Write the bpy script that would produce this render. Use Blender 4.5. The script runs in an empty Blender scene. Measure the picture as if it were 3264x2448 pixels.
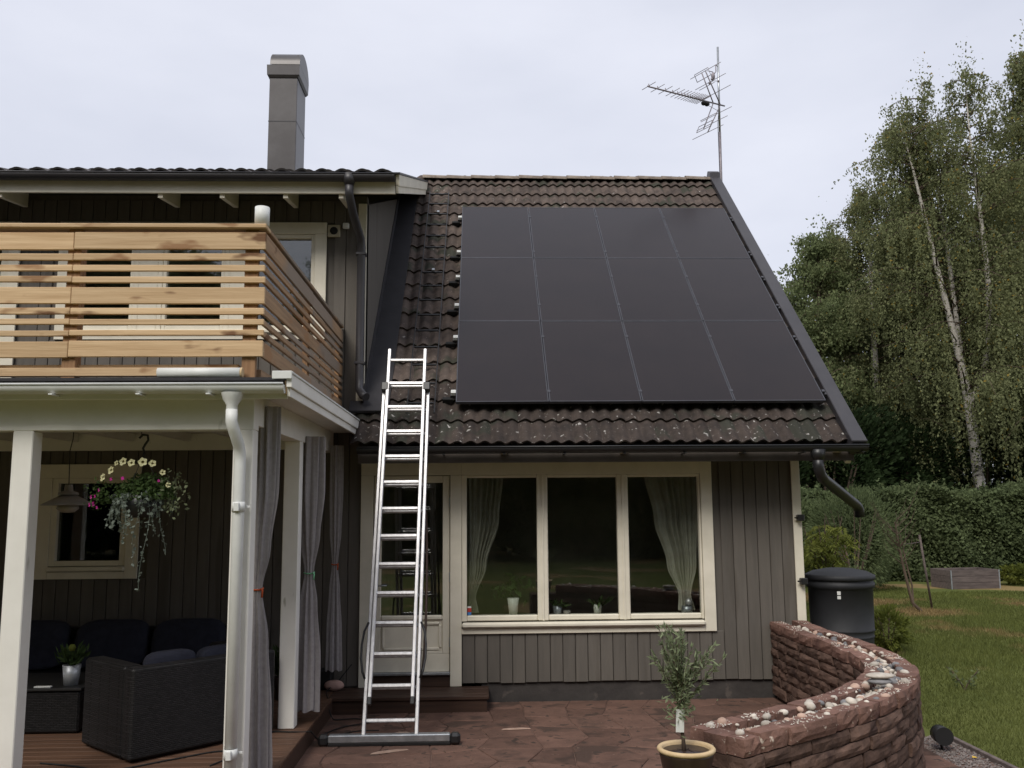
import bpy, math, random
import numpy as np
from mathutils import Matrix, Vector
random.seed(7); rng = np.random.default_rng(7)
PI = math.pi; rad = math.radians
scn = bpy.context.scene
COL = scn.collection

# ------------------------------------------------------------------ camera
cam_d = bpy.data.cameras.new("camera"); cam = bpy.data.objects.new("camera", cam_d); COL.objects.link(cam)
cam_d.sensor_width = 36.0; cam_d.lens = 31.77; cam_d.clip_start = 0.05; cam_d.clip_end = 2000
cam.matrix_world = (Matrix.Translation((0.0, -9.942, 2.049)) @ Matrix.Rotation(-0.0351, 4, 'Z')
                    @ Matrix.Rotation(PI/2 + 0.13456, 4, 'X') @ Matrix.Rotation(-0.008, 4, 'Z'))
scn.camera = cam

# ------------------------------------------------------------------ sky and sun (overcast)
SUN_EL, SUN_AZ = rad(47), rad(204)         # azimuth clockwise from +Y: front, slightly left
w = bpy.data.worlds.new("World"); scn.world = w; w.use_nodes = True
nt = w.node_tree; nt.nodes.clear()
out = nt.nodes.new('ShaderNodeOutputWorld'); mixs = nt.nodes.new('ShaderNodeMixShader')
sky = nt.nodes.new('ShaderNodeTexSky'); sky.sky_type = 'NISHITA'; sky.sun_disc = False
sky.sun_elevation = SUN_EL; sky.sun_rotation = SUN_AZ
b1 = nt.nodes.new('ShaderNodeBackground'); b1.inputs[1].default_value = 0.07
nt.links.new(sky.outputs[0], b1.inputs[0])
tc = nt.nodes.new('ShaderNodeTexCoord'); mp = nt.nodes.new('ShaderNodeMapping'); mp.inputs['Scale'].default_value = (1, 1, 2.6)
nz = nt.nodes.new('ShaderNodeTexNoise'); nz.inputs['Scale'].default_value = 2.2; nz.inputs['Detail'].default_value = 5; nz.inputs['Roughness'].default_value = .5
cr = nt.nodes.new('ShaderNodeValToRGB')
cr.color_ramp.elements[0].position = .3; cr.color_ramp.elements[0].color = (.70, .73, .84, 1)
cr.color_ramp.elements[1].position = .7; cr.color_ramp.elements[1].color = (.88, .90, 1.0, 1)
b2 = nt.nodes.new('ShaderNodeBackground'); b2.inputs[1].default_value = .60
nt.links.new(tc.outputs['Generated'], mp.inputs[0]); nt.links.new(mp.outputs[0], nz.inputs[0])
nt.links.new(nz.outputs[0], cr.inputs[0]); nt.links.new(cr.outputs[0], b2.inputs[0])
mixs.inputs[0].default_value = .92
nt.links.new(b1.outputs[0], mixs.inputs[1]); nt.links.new(b2.outputs[0], mixs.inputs[2]); nt.links.new(mixs.outputs[0], out.inputs[0])
sd = bpy.data.lights.new("sun", 'SUN'); sd.energy = 1.5; sd.angle = rad(24); sd.color = (1, .95, .87)
so = bpy.data.objects.new("sun", sd); COL.objects.link(so)
sdir = Vector((math.sin(SUN_AZ)*math.cos(SUN_EL), math.cos(SUN_AZ)*math.cos(SUN_EL), math.sin(SUN_EL)))
so.rotation_euler = sdir.to_track_quat('Z', 'Y').to_euler(); so.location = (-6, -14, 20)
scn.view_settings.view_transform = 'Standard'; scn.view_settings.look = 'None'
scn.view_settings.exposure = 0.75; scn.view_settings.gamma = 1.0; scn.view_settings.use_curve_mapping = False
scn.render.engine = 'CYCLES'

# ------------------------------------------------------------------ materials
def mat(name, col, col2=None, rough=.7, scale=6.0, stretch=(1, 1, 1), detail=4, bump=0.0, bscale=None, rnd=0.0, island=0.0,
        spec=.3, metal=0.0, spots=None, trans=0.0, lo=.35, hi=.65, yellow=None):
    """Procedural principled material: two-colour noise in world space, per-object / per-island variation, speckles, bump."""
    m = bpy.data.materials.new(name); m.use_nodes = True; t = m.node_tree; N = t.nodes; L = t.links
    bs = N['Principled BSDF']; bs.inputs['Roughness'].default_value = rough; bs.inputs['Metallic'].default_value = metal
    bs.inputs['Specular IOR Level'].default_value = spec
    geo = N.new('ShaderNodeNewGeometry'); oi = N.new('ShaderNodeObjectInfo')
    off = N.new('ShaderNodeVectorMath'); off.operation = 'MULTIPLY_ADD'
    cmb = N.new('ShaderNodeCombineXYZ')
    for i in range(3):
        L.new(oi.outputs['Random'], cmb.inputs[i])
    L.new(cmb.outputs[0], off.inputs[0]); off.inputs[1].default_value = (37, 53, 71) if rnd else (0, 0, 0)
    L.new(geo.outputs['Position'], off.inputs[2])
    mpp = N.new('ShaderNodeMapping'); mpp.inputs['Scale'].default_value = stretch; L.new(off.outputs[0], mpp.inputs[0])
    n = N.new('ShaderNodeTexNoise'); n.inputs['Scale'].default_value = scale; n.inputs['Detail'].default_value = detail
    n.inputs['Roughness'].default_value = .62
    L.new(mpp.outputs[0], n.inputs['Vector'])
    r = N.new('ShaderNodeValToRGB'); c2 = col2 or tuple(c*.72 for c in col)
    r.color_ramp.elements[0].position = lo; r.color_ramp.elements[0].color = (*c2, 1)
    r.color_ramp.elements[1].position = hi; r.color_ramp.elements[1].color = (*col, 1)
    L.new(n.outputs[0], r.inputs[0]); c = r.outputs[0]
    if spots:                                       # (colour, scale, threshold 0..1, stretch)
        for sc_, ss, th, st in spots:
            mp2 = N.new('ShaderNodeMapping'); mp2.inputs['Scale'].default_value = st; L.new(off.outputs[0], mp2.inputs[0])
            n2 = N.new('ShaderNodeTexNoise'); n2.inputs['Scale'].default_value = ss; n2.inputs['Detail'].default_value = 3
            L.new(mp2.outputs[0], n2.inputs['Vector'])
            mr = N.new('ShaderNodeMapRange'); mr.inputs[1].default_value = th; mr.inputs[2].default_value = th+.07
            L.new(n2.outputs[0], mr.inputs[0])
            mx = N.new('ShaderNodeMix'); mx.data_type = 'RGBA'; L.new(mr.outputs[0], mx.inputs[0]); L.new(c, mx.inputs[6])
            mx.inputs[7].default_value = (*sc_, 1); c = mx.outputs[2]
    for amt, sock in ((rnd, oi.outputs['Random']), (island, geo.outputs['Random Per Island'])):
        if amt:
            mr = N.new('ShaderNodeMapRange'); mr.inputs[3].default_value = 1-amt; mr.inputs[4].default_value = 1+amt; L.new(sock, mr.inputs[0])
            mx = N.new('ShaderNodeVectorMath'); mx.operation = 'SCALE'; L.new(c, mx.inputs[0]); L.new(mr.outputs[0], mx.inputs['Scale']); c = mx.outputs[0]
    if yellow:                                      # share of islands that take another colour
        mr = N.new('ShaderNodeMath'); mr.operation = 'GREATER_THAN'; mr.inputs[1].default_value = 1-yellow[0]
        wn = N.new('ShaderNodeTexWhiteNoise'); wn.noise_dimensions = '1D'; L.new(geo.outputs['Random Per Island'], wn.inputs['W'])
        L.new(wn.outputs['Value'], mr.inputs[0])
        mx = N.new('ShaderNodeMix'); mx.data_type = 'RGBA'; L.new(mr.outputs[0], mx.inputs[0]); L.new(c, mx.inputs[6]); mx.inputs[7].default_value = (*yellow[1], 1); c = mx.outputs[2]
    L.new(c, bs.inputs['Base Color'])
    if bump:
        nb = N.new('ShaderNodeTexNoise'); nb.inputs['Scale'].default_value = bscale or scale*5; nb.inputs['Detail'].default_value = 5
        L.new(mpp.outputs[0], nb.inputs['Vector'])
        bp = N.new('ShaderNodeBump'); bp.inputs['Strength'].default_value = bump; bp.inputs['Distance'].default_value = .01
        L.new(nb.outputs[0], bp.inputs['Height']); L.new(bp.outputs[0], bs.inputs['Normal'])
    if trans:
        tr = N.new('ShaderNodeBsdfTranslucent'); L.new(c, tr.inputs[0]); ms = N.new('ShaderNodeMixShader'); ms.inputs[0].default_value = trans
        o = N['Material Output']; L.new(bs.outputs[0], ms.inputs[1]); L.new(tr.outputs[0], ms.inputs[2]); L.new(ms.outputs[0], o.inputs[0])
    return m
def glass_mat(name, tint=(.85, .87, .86), f0=.10):
    m = bpy.data.materials.new(name); m.use_nodes = True; t = m.node_tree; N = t.nodes; L = t.links; N.clear()
    o = N.new('ShaderNodeOutputMaterial'); lw = N.new('ShaderNodeLayerWeight'); lw.inputs[0].default_value = .5
    pw = N.new('ShaderNodeMath'); pw.operation = 'POWER'; pw.inputs[1].default_value = 5; L.new(lw.outputs['Facing'], pw.inputs[0])
    ma = N.new('ShaderNodeMath'); ma.operation = 'MULTIPLY_ADD'; ma.inputs[1].default_value = 1-f0; ma.inputs[2].default_value = f0; L.new(pw.outputs[0], ma.inputs[0])
    tr = N.new('ShaderNodeBsdfTransparent'); tr.inputs[0].default_value = (*tint, 1)
    nz = N.new('ShaderNodeTexNoise'); nz.inputs['Scale'].default_value = 1.3; bp = N.new('ShaderNodeBump'); bp.inputs['Strength'].default_value = .05; bp.inputs['Distance'].default_value = .02
    L.new(nz.outputs[0], bp.inputs['Height'])
    gl = N.new('ShaderNodeBsdfGlossy'); gl.inputs['Roughness'].default_value = .012; L.new(bp.outputs[0], gl.inputs['Normal'])
    mx = N.new('ShaderNodeMixShader'); L.new(ma.outputs[0], mx.inputs[0]); L.new(tr.outputs[0], mx.inputs[1]); L.new(gl.outputs[0], mx.inputs[2]); L.new(mx.outputs[0], o.inputs[0])
    return m
M = {}
M['grey'] = mat('grey_siding_paint', (.131, .117, .101), (.110, .099, .086), rough=.75, scale=3, stretch=(6, 6, .6), rnd=.09, bump=.15, bscale=40, spots=[((.095, .083, .07), 1.6, .62, (3, 3, .3)), ((.15, .135, .118), 2.5, .68, (4, 4, .25))])
M['white'] = mat('cream_white_paint', (.77, .72, .60), (.69, .645, .53), rough=.55, scale=4, bump=.05, bscale=60)
M['pwhite'] = mat('porch_white_paint', (.82, .80, .745), (.75, .73, .675), rough=.5, scale=2.5, spots=[((.45, .43, .36), 9, .70, (1, 1, .3))])
M['soffit'] = mat('soffit_brown', (.10, .085, .075), rough=.8, scale=4)
M['plinth'] = mat('plinth_dark', (.062, .055, .051), (.044, .039, .037), rough=.9, scale=5, bump=.4, spots=[((.10, .085, .075), 7, .66, (1, 1, 1))])
M['tile'] = mat('roof_tile_brown', (.128, .099, .083), (.066, .053, .047), rough=.92, scale=6, detail=7, bump=.7, bscale=55, rnd=.16, spec=.15,
                spots=[((.055, .055, .042), 2.3, .56, (1, 1, 1)), ((.46, .44, .41), 15, .69, (1, 1, 1)), ((.21, .17, .14), 30, .66, (1, 1, 1))])
M['tile_old'] = mat('roof_tile_weathered', (.072, .056, .048), (.040, .033, .030), rough=.92, scale=6, detail=7, bump=.7, bscale=55, rnd=.16, spec=.15,
                spots=[((.045, .045, .036), 2.3, .56, (1, 1, 1)), ((.46, .44, .41), 17, .645, (1, 1, 1)), ((.13, .11, .095), 34, .64, (1, 1, 1))])
M['ridge'] = mat('ridge_tile', (.30, .25, .20), (.14, .11, .09), rough=.9, scale=7, bump=.4, rnd=.15)
M['mtile'] = mat('main_roof_tile', (.10, .088, .084), (.055, .05, .05), rough=.7, scale=8, bump=.3, rnd=.1)
M['dmetal'] = mat('dark_sheet_metal', (.045, .042, .046), (.034, .032, .036), rough=.45, scale=3, spec=.5)
M['flash'] = mat('flashing_felt', (.040, .038, .042), (.03, .029, .032), rough=.6, scale=5, bump=.1)
M['black'] = mat('black_plastic', (.020, .020, .021), (.014, .014, .015), rough=.4, scale=4, spec=.5)
M['blackmatte'] = mat('black_matte', (.018, .018, .018), rough=.75)
M['chim'] = mat('chimney_sheet', (.082, .076, .076), (.058, .052, .051), rough=.4, scale=2.2, spec=.6, metal=.25)
M['panel'] = mat('solar_glass', (.016, .0105, .0105), (.013, .0085, .009), rough=.2, scale=1.5, spec=.30)
M['pframe'] = mat('panel_frame', (.05, .05, .06), rough=.4, spec=.6)
M['alu'] = mat('aluminium', (.66, .65, .65), (.50, .49, .49), rough=.42, metal=.7, scale=9, stretch=(3, 3, .4), spots=[((.30, .29, .28), 24, .73, (1, 1, 1))])
M['galv'] = mat('galvanised_steel', (.50, .52, .54), (.36, .38, .40), rough=.42, metal=.8, scale=14)
def wood(name, st, c1=(.66, .475, .285), c2=(.50, .335, .185), grey=None):
    kn = tuple(2.4 if s < 2 else 6.5 for s in st)
    sp = [((.34, .19, .095), 9e-1, .600, tuple(k*1.1 for k in kn)), ((.17, .085, .04), 1.0, .638, kn)]
    if grey: sp.append((grey, .9, .52, (1, 1, 1)))
    return mat(name, c1, c2, rough=.7, scale=1.0, stretch=st, detail=6, rnd=.13, bump=.2, bscale=4, spots=sp)
M['woodx'] = wood('pine_along_x', (1.2, 30, 30))
M['woody'] = wood('pine_along_y', (30, 1.2, 30), (.42, .27, .155), (.29, .185, .11), (.28, .22, .17))
M['woodz'] = wood('pine_along_z', (30, 30, 1.2), (.36, .21, .11), (.24, .135, .07))
M['deck'] = mat('deck_boards', (.135, .072, .044), (.078, .043, .028), rough=.6, scale=1, stretch=(1.5, 26, 26), rnd=.16, bump=.2, bscale=3)
M['step'] = mat('step_brown', (.062, .034, .023), (.040, .023, .017), rough=.55, scale=1, stretch=(1.5, 26, 26), rnd=.12, bump=.2, bscale=3)
M['fabric'] = mat('curtain_grey', (.40, .375, .375), (.34, .318, .32), rough=.95, scale=30, trans=.2, spec=.05)
M['sheer'] = mat('sheer_curtain', (.66, .64, .54), (.54, .52, .43), rough=.95, scale=10, trans=.3, spec=.05)
M['wicker'] = mat('wicker_black', (.017, .016, .016), (.008, .008, .008), rough=.55, scale=60, stretch=(1, 1, 2.2), bump=.9, bscale=70)
def weave(m):
    t = m.node_tree; N = t.nodes; L = t.links; g_ = N.new('ShaderNodeNewGeometry'); d1 = N.new('ShaderNodeVectorMath'); d1.operation = 'DOT_PRODUCT'; d1.inputs[1].default_value = (1, 1.25, 0); L.new(g_.outputs['Position'], d1.inputs[0])
    sp_ = N.new('ShaderNodeSeparateXYZ'); L.new(g_.outputs['Position'], sp_.inputs[0]); cb = N.new('ShaderNodeCombineXYZ'); L.new(d1.outputs['Value'], cb.inputs[0]); L.new(sp_.outputs[2], cb.inputs[1])
    bt = N.new('ShaderNodeTexBrick'); bt.inputs['Scale'].default_value = 1; bt.inputs['Brick Width'].default_value = .05; bt.inputs['Row Height'].default_value = .014; bt.inputs['Mortar Size'].default_value = .003; bt.inputs['Mortar Smooth'].default_value = .6
    bt.inputs['Color1'].default_value = (.024, .022, .023, 1); bt.inputs['Color2'].default_value = (.011, .0105, .011, 1); bt.inputs['Mortar'].default_value = (.004, .004, .004, 1); L.new(cb.outputs[0], bt.inputs['Vector'])
    bs = N['Principled BSDF']; L.new(bt.outputs['Color'], bs.inputs['Base Color']); bp = N.new('ShaderNodeBump'); bp.invert = True; bp.inputs['Strength'].default_value = .8; bp.inputs['Distance'].default_value = .004; L.new(bt.outputs['Fac'], bp.inputs['Height']); L.new(bp.outputs[0], bs.inputs['Normal'])
weave(M['wicker'])
M['cush'] = mat('cushion_blue_grey', (.024, .026, .040), (.018, .019, .030), rough=.95, scale=14, bump=.2)
M['stone'] = mat('red_sandstone', (.150, .094, .073), (.080, .052, .042), rough=.93, scale=8, detail=8, bump=1.0, bscale=24, rnd=.28, spec=.12,
                 spots=[((.055, .035, .03), 3.0, .60, (1, 1, 1)), ((.17, .11, .088), 22, .68, (1, 1, 1))])
M['cap'] = mat('cap_sandstone', (.225, .128, .10), (.14, .082, .066), rough=.93, scale=7, detail=8, bump=.8, bscale=35, rnd=.15, spec=.12,
               spots=[((.12, .065, .055), 4.0, .62, (1, 1, 1)), ((.55, .46, .38), 26, .655, (1, 1, 1))])
M['slab'] = mat('patio_slab', (.160, .092, .070), (.105, .062, .048), rough=.88, scale=4.5, detail=9, bump=.6, bscale=26, rnd=.17, spec=.2,
                spots=[((.075, .048, .038), 2.2, .56, (1, 1, 1)), ((.06, .042, .034), 9, .61, (1, 1, 1)), ((.25, .165, .13), 30, .69, (1, 1, 1))])
M['joint'] = mat('patio_joint_sand', (.165, .102, .08), (.12, .075, .06), rough=1, scale=12, bump=.6)
M['pebA'] = mat('pebble_pale', (.60, .55, .48), (.47, .42, .36), rough=.8, scale=18, rnd=.25, bump=.1)
M['pebB'] = mat('pebble_pink', (.48, .34, .27), (.38, .26, .20), rough=.8, scale=18, rnd=.2)
M['pebC'] = mat('pebble_grey', (.22, .215, .22), (.15, .15, .155), rough=.75, scale=18, rnd=.25)
M['grassg'] = mat('lawn_ground', (.118, .130, .040), (.082, .100, .030), rough=1, scale=.6, detail=9, spec=.05, bump=.6, bscale=20,
                  spots=[((.23, .17, .08), .42, .535, (1, 1, 1))])
M['blade'] = mat('grass_blade', (.145, .165, .048), (.112, .128, .04), rough=.9, scale=.5, island=.2, trans=.3, spec=.08,
                 spots=[((.245, .18, .085), .42, .535, (1, 1, 1))])
M['gravel'] = mat('gravel_grey', (.23, .20, .185), (.14, .12, .115), rough=.95, scale=25, island=.4, spec=.15)
M['bark'] = mat('birch_bark', (.66, .62, .56), (.50, .46, .41), rough=.85, scale=3, stretch=(2, 2, 6), bump=.4,
                spots=[((.055, .045, .040), 2.0, .60, (2, 2, 7)), ((.14, .12, .10), 1.3, .64, (1, 1, .6))])
M['dbark'] = mat('dark_bark', (.13, .095, .07), (.075, .055, .04), rough=.95, scale=6, stretch=(2, 2, .5), bump=.6)
def leafm(n, c, c2, isl=.26, tr=.45, yl=None): return mat(n, c, c2, rough=.75, scale=.45, detail=3, island=isl, trans=tr, spec=.18, yellow=yl)
M['lbirch'] = leafm('birch_leaves', (.225, .24, .115), (.155, .172, .08), yl=(.02, (.32, .23, .05)))
M['ltree'] = leafm('tree_leaves', (.205, .24, .11), (.14, .172, .08))
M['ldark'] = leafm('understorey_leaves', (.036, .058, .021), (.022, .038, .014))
M['lhedge'] = leafm('hedge_leaves', (.150, .185, .085), (.10, .13, .058))
M['lyellow'] = leafm('yellow_green_leaves', (.20, .21, .045), (.12, .145, .03))
M['lolive'] = leafm('olive_leaves', (.27, .31, .185), (.17, .205, .115), isl=.5)
M['lsilver'] = leafm('silver_trailing_leaves', (.22, .26, .22), (.13, .165, .13))
M['lpot'] = leafm('pot_plant_leaves', (.075, .12, .04), (.045, .075, .025))
M['petalw'] = mat('petal_cream', (.85, .83, .52), (.78, .74, .42), rough=.8, scale=30, island=.12, trans=.25)
M['petalp'] = mat('petal_magenta', (.62, .05, .36), (.45, .03, .25), rough=.8, scale=30, island=.2, trans=.2)
M['petalc'] = mat('petal_centre', (.12, .09, .03), rough=.9)
M['orange'] = mat('orange_cord', (.62, .11, .03), rough=.7)
M['green'] = mat('green_cord', (.22, .55, .30), rough=.7)
M['terra'] = mat('pot_rim_cream', (.66, .50, .30), (.56, .41, .23), rough=.6, scale=12)
M['soil'] = mat('soil', (.05, .033, .024), (.025, .017, .013), rough=1, scale=40, bump=.9)
M['potdark'] = mat('pot_glaze_brown', (.045, .026, .018), (.025, .015, .012), rough=.35, scale=10, spec=.5)
M['zinc'] = mat('zinc_pot', (.55, .57, .60), (.42, .44, .47), rough=.45, metal=.5, scale=15)
M['ceram'] = mat('white_ceramic', (.78, .78, .70), (.72, .72, .63), rough=.35)
M['room'] = mat('room_wall', (.42, .38, .30), rough=.95, scale=2)
M['plastwhite'] = mat('white_plastic', (.75, .76, .74), (.68, .69, .67), rough=.45, scale=6)
M['beige'] = mat('vent_beige', (.52, .47, .36), rough=.6)
M['greyboard'] = mat('raised_bed_boards', (.155, .125, .115), (.10, .08, .075), rough=.95, scale=2, stretch=(1.5, 8, 10), rnd=.15, bump=.3)
M['antm'] = mat('antenna_metal', (.30, .27, .29), (.2, .18, .19), rough=.5, metal=.4, scale=20)
M['red'] = mat('sticker_red', (.55, .06, .05), rough=.5)
M['blue'] = mat('sticker_blue', (.08, .25, .60), rough=.5)
M['pink'] = mat('pink_stone', (.50, .33, .28), (.42, .27, .23), rough=.85, scale=15)
M['barrel'] = mat('water_butt_plastic', (.026, .027, .031), (.019, .020, .023), rough=.62, scale=5, spec=.45)
M['lamp'] = mat('lamp_shade_metal', (.30, .27, .25), rough=.4, spec=.5)
M['ytiny'] = mat('fallen_leaf', (.70, .45, .06), rough=.8)
M['glass'] = glass_mat('window_glass')

# ------------------------------------------------------------------ mesh helpers
WL = {}                                            # world location of objects that act as parents
def reg(o, loc): WL[o.name] = Vector(loc)
def attach(o, parent, local):
    if parent is not None:
        o.parent = parent
        if not local: o.matrix_parent_inverse = Matrix.Translation(-WL.get(parent.name, Vector((0, 0, 0))))
def link(name, me, m=None, parent=None, loc=None, rot=None, local=False):
    o = bpy.data.objects.new(name, me); COL.objects.link(o)
    if m is not None and me is not None and not me.materials: me.materials.append(M[m] if isinstance(m, str) else m)
    if loc is not None: o.location = loc
    if rot is not None: o.rotation_euler = rot
    reg(o, loc if loc is not None else (0, 0, 0)); attach(o, parent, local)
    return o
def thing(name, label, cat, loc=(0, 0, 0), group=None):
    o = bpy.data.objects.new(name, None); COL.objects.link(o); o.location = loc; o.empty_display_size = .2
    reg(o, loc); tag(o, label, cat, group); return o
def tag(o, label, cat, group=None):
    o['label'] = label; o['category'] = cat
    if group: o['group'] = group
    return o
def struct(o): o['kind'] = 'structure'; return o
class B:
    """collects shapes for ONE mesh"""
    def __init__(s): s.v = []; s.f = []; s.sm = []
    def add(s, vs, fs, smooth=False):
        b = len(s.v); s.v += [tuple(p) for p in vs]; s.f += [tuple(i+b for i in f) for f in fs]; s.sm += [smooth]*len(fs); return s
    def box(s, x0, x1, y0, y1, z0, z1, c=0.0, T=None):
        cx, cy, cz = (x0+x1)/2, (y0+y1)/2, (z0+z1)/2; h = (abs(x1-x0)/2, abs(y1-y0)/2, abs(z1-z0)/2); c = min(c, min(h)*.8)
        if c <= 0:
            vs = [(cx+a*h[0], cy+b*h[1], cz+d*h[2]) for a in (-1, 1) for b in (-1, 1) for d in (-1, 1)]
            fs = [(0, 1, 3, 2), (4, 6, 7, 5), (0, 4, 5, 1), (2, 3, 7, 6), (0, 2, 6, 4), (1, 5, 7, 3)]
        else:
            vs = []; idx = {}
            for a in (-1, 1):
                for b in (-1, 1):
                    for d in (-1, 1):
                        for k in range(3):
                            q = [(h[i] if i == k else h[i]-c)*sg for i, sg in enumerate((a, b, d))]
                            idx[(a, b, d, k)] = len(vs); vs.append((cx+q[0], cy+q[1], cz+q[2]))
            fs = []
            for k in range(3):
                i, j = [q for q in range(3) if q != k]
                for sg in (-1, 1):
                    def key(p, q):
                        r = [0, 0, 0]; r[k] = sg; r[i] = p; r[j] = q; return (*r, k)
                    f = [idx[key(-1, -1)], idx[key(1, -1)], idx[key(1, 1)], idx[key(-1, 1)]]
                    fs.append(f)
                for p in (-1, 1):                 # edges parallel to axis k
                    for q in (-1, 1):
                        def e(sg, kk):
                            r = [0, 0, 0]; r[k] = sg; r[i] = p; r[j] = q; return idx[(*r, kk)]
                        fs.append([e(-1, i), e(1, i), e(1, j), e(-1, j)])
            for a in (-1, 1):
                for b in (-1, 1):
                    for d in (-1, 1): fs.append([idx[(a, b, d, k)] for k in range(3)])
            C = Vector((cx, cy, cz)); ff = []
            for f in fs:
                P = [Vector(vs[i]) for i in f]; n = (P[1]-P[0]).cross(P[2]-P[0]); m_ = sum(P, Vector())/len(P)-C
                ff.append(tuple(f) if n.dot(m_) > 0 else tuple(reversed(f)))
            fs = ff
        if T is not None: vs = [T @ Vector(p) for p in vs]
        return s.add(vs, fs)
    def tube(s, pts, r, n=8, cap=True):
        pts = [Vector(p) for p in pts]; R = r if isinstance(r, (list, tuple)) else [r]*len(pts); b = []; up = None
        for i, p in enumerate(pts):
            d = (pts[min(i+1, len(pts)-1)]-pts[max(i-1, 0)]).normalized()
            if up is None: up = Vector((0, 0, 1)) if abs(d.z) < .9 else Vector((1, 0, 0))
            u = (up-d*up.dot(d)).normalized(); v_ = d.cross(u); up = u
            b += [p+(u*math.cos(2*PI*k/n)+v_*math.sin(2*PI*k/n))*R[i] for k in range(n)]
        fs = [(i*n+k, i*n+(k+1) % n, (i+1)*n+(k+1) % n, (i+1)*n+k) for i in range(len(pts)-1) for k in range(n)]
        s.add(b, fs, True)
        if cap:
            o = len(s.v)-len(b); s.f += [tuple(o+k for k in reversed(range(n))), tuple(o+(len(pts)-1)*n+k for k in range(n))]; s.sm += [False, False]
        return s
    def lathe(s, prof, c=(0, 0), n=24, T=None, arc=2*PI):
        full = arc > 2*PI-.01; m_ = n if full else n+1
        vs = [Vector((c[0]+r*math.cos(arc*k/n), c[1]+r*math.sin(arc*k/n), z)) for r, z in prof for k in range(m_)]
        if T is not None: vs = [T @ p for p in vs]
        fs = [(i*m_+k, i*m_+(k+1) % m_, (i+1)*m_+(k+1) % m_, (i+1)*m_+k) for i in range(len(prof)-1) for k in range(n)]
        return s.add(vs, fs, True)
    def prism(s, poly, x0, x1, axis='X'):          # poly in the other two axes
        def q(a, b, t): return {'X': (t, a, b), 'Y': (a, t, b), 'Z': (a, b, t)}[axis]
        n = len(poly); vs = [q(a, b, x0) for a, b in poly]+[q(a, b, x1) for a, b in poly]
        fs = [tuple(range(n)), tuple(reversed(range(n, 2*n)))]+[(i, i+n, (i+1) % n+n, (i+1) % n) for i in range(n)]
        s.add(vs, fs); return s
    def blob(s, c, r, T=None, n=8, m_=6, jit=.0):
        vs = []; c = Vector(c)
        for i in range(m_+1):
            for k in range(n):
                th, ph = PI*i/m_, 2*PI*k/n; j = 1+random.uniform(-jit, jit)
                p = Vector((r[0]*math.sin(th)*math.cos(ph), r[1]*math.sin(th)*math.sin(ph), r[2]*math.cos(th)))*j
                if T is not None: p = T @ p
                vs.append(c+p)
        fs = [(i*n+k, (i+1)*n+k, (i+1)*n+(k+1) % n, i*n+(k+1) % n) for i in range(m_) for k in range(n)]
        return s.add(vs, fs, True)
    def mesh(s, name):
        me = bpy.data.meshes.new(name); me.from_pydata([tuple(p) for p in s.v], [], s.f); me.polygons.foreach_set('use_smooth', s.sm); me.validate(); me.update(); return me
    def build(s, name, m, parent=None, local=False, fix=False):
        me = s.mesh(name)
        if fix:
            import bmesh
            bm = bmesh.new(); bm.from_mesh(me); bmesh.ops.recalc_face_normals(bm, faces=bm.faces); bm.to_mesh(me); bm.free()
        return link(name, me, m, parent, local=local)
def boxo(name, m, parent, x0, x1, y0, y1, z0, z1, c=.003):
    """box with its origin at its centre"""
    cx, cy, cz = (x0+x1)/2, (y0+y1)/2, (z0+z1)/2
    me = B().box(x0-cx, x1-cx, y0-cy, y1-cy, z0-cz, z1-cz, c).mesh(name)
    return link(name, me, m, parent, loc=(cx, cy, cz))
def leaves_mesh(name, pos, size, aspect=.6, axis=None, jitter=1.0, seed=1):
    """one diamond quad per leaf; pos (n,3), axis (n,3) preferred long axis"""
    r = np.random.default_rng(seed); n = len(pos)
    a = r.normal(size=(n, 3)) if axis is None else axis+r.normal(size=(n, 3))*jitter
    a /= np.linalg.norm(a, axis=1)[:, None]+1e-9
    b = np.cross(a, r.normal(size=(n, 3))); b /= np.linalg.norm(b, axis=1)[:, None]+1e-9
    s = (size*(.7+.6*r.random(n)))[:, None] if np.isscalar(size) else size[:, None]
    v = np.stack([pos-a*s*.5, pos+b*s*aspect*.5, pos+a*s*.5, pos-b*s*aspect*.5], 1).reshape(-1, 3)
    me = bpy.data.meshes.new(name); me.vertices.add(4*n); me.loops.add(4*n); me.polygons.add(n)
    me.vertices.foreach_set('co', v.astype(np.float32).ravel()); me.loops.foreach_set('vertex_index', np.arange(4*n, dtype=np.int32))
    me.polygons.foreach_set('loop_start', np.arange(0, 4*n, 4, dtype=np.int32)); me.update(calc_edges=True); me.validate(); return me

# ================================================================== GROUND
g = B(); S = 600
g.add([(-S, -S, -.06), (S, -S, -.06), (S, S, -.06), (-S, S, -.06)], [(0, 1, 2, 3)])
ground = struct(g.build('ground', 'grassg'))
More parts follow.
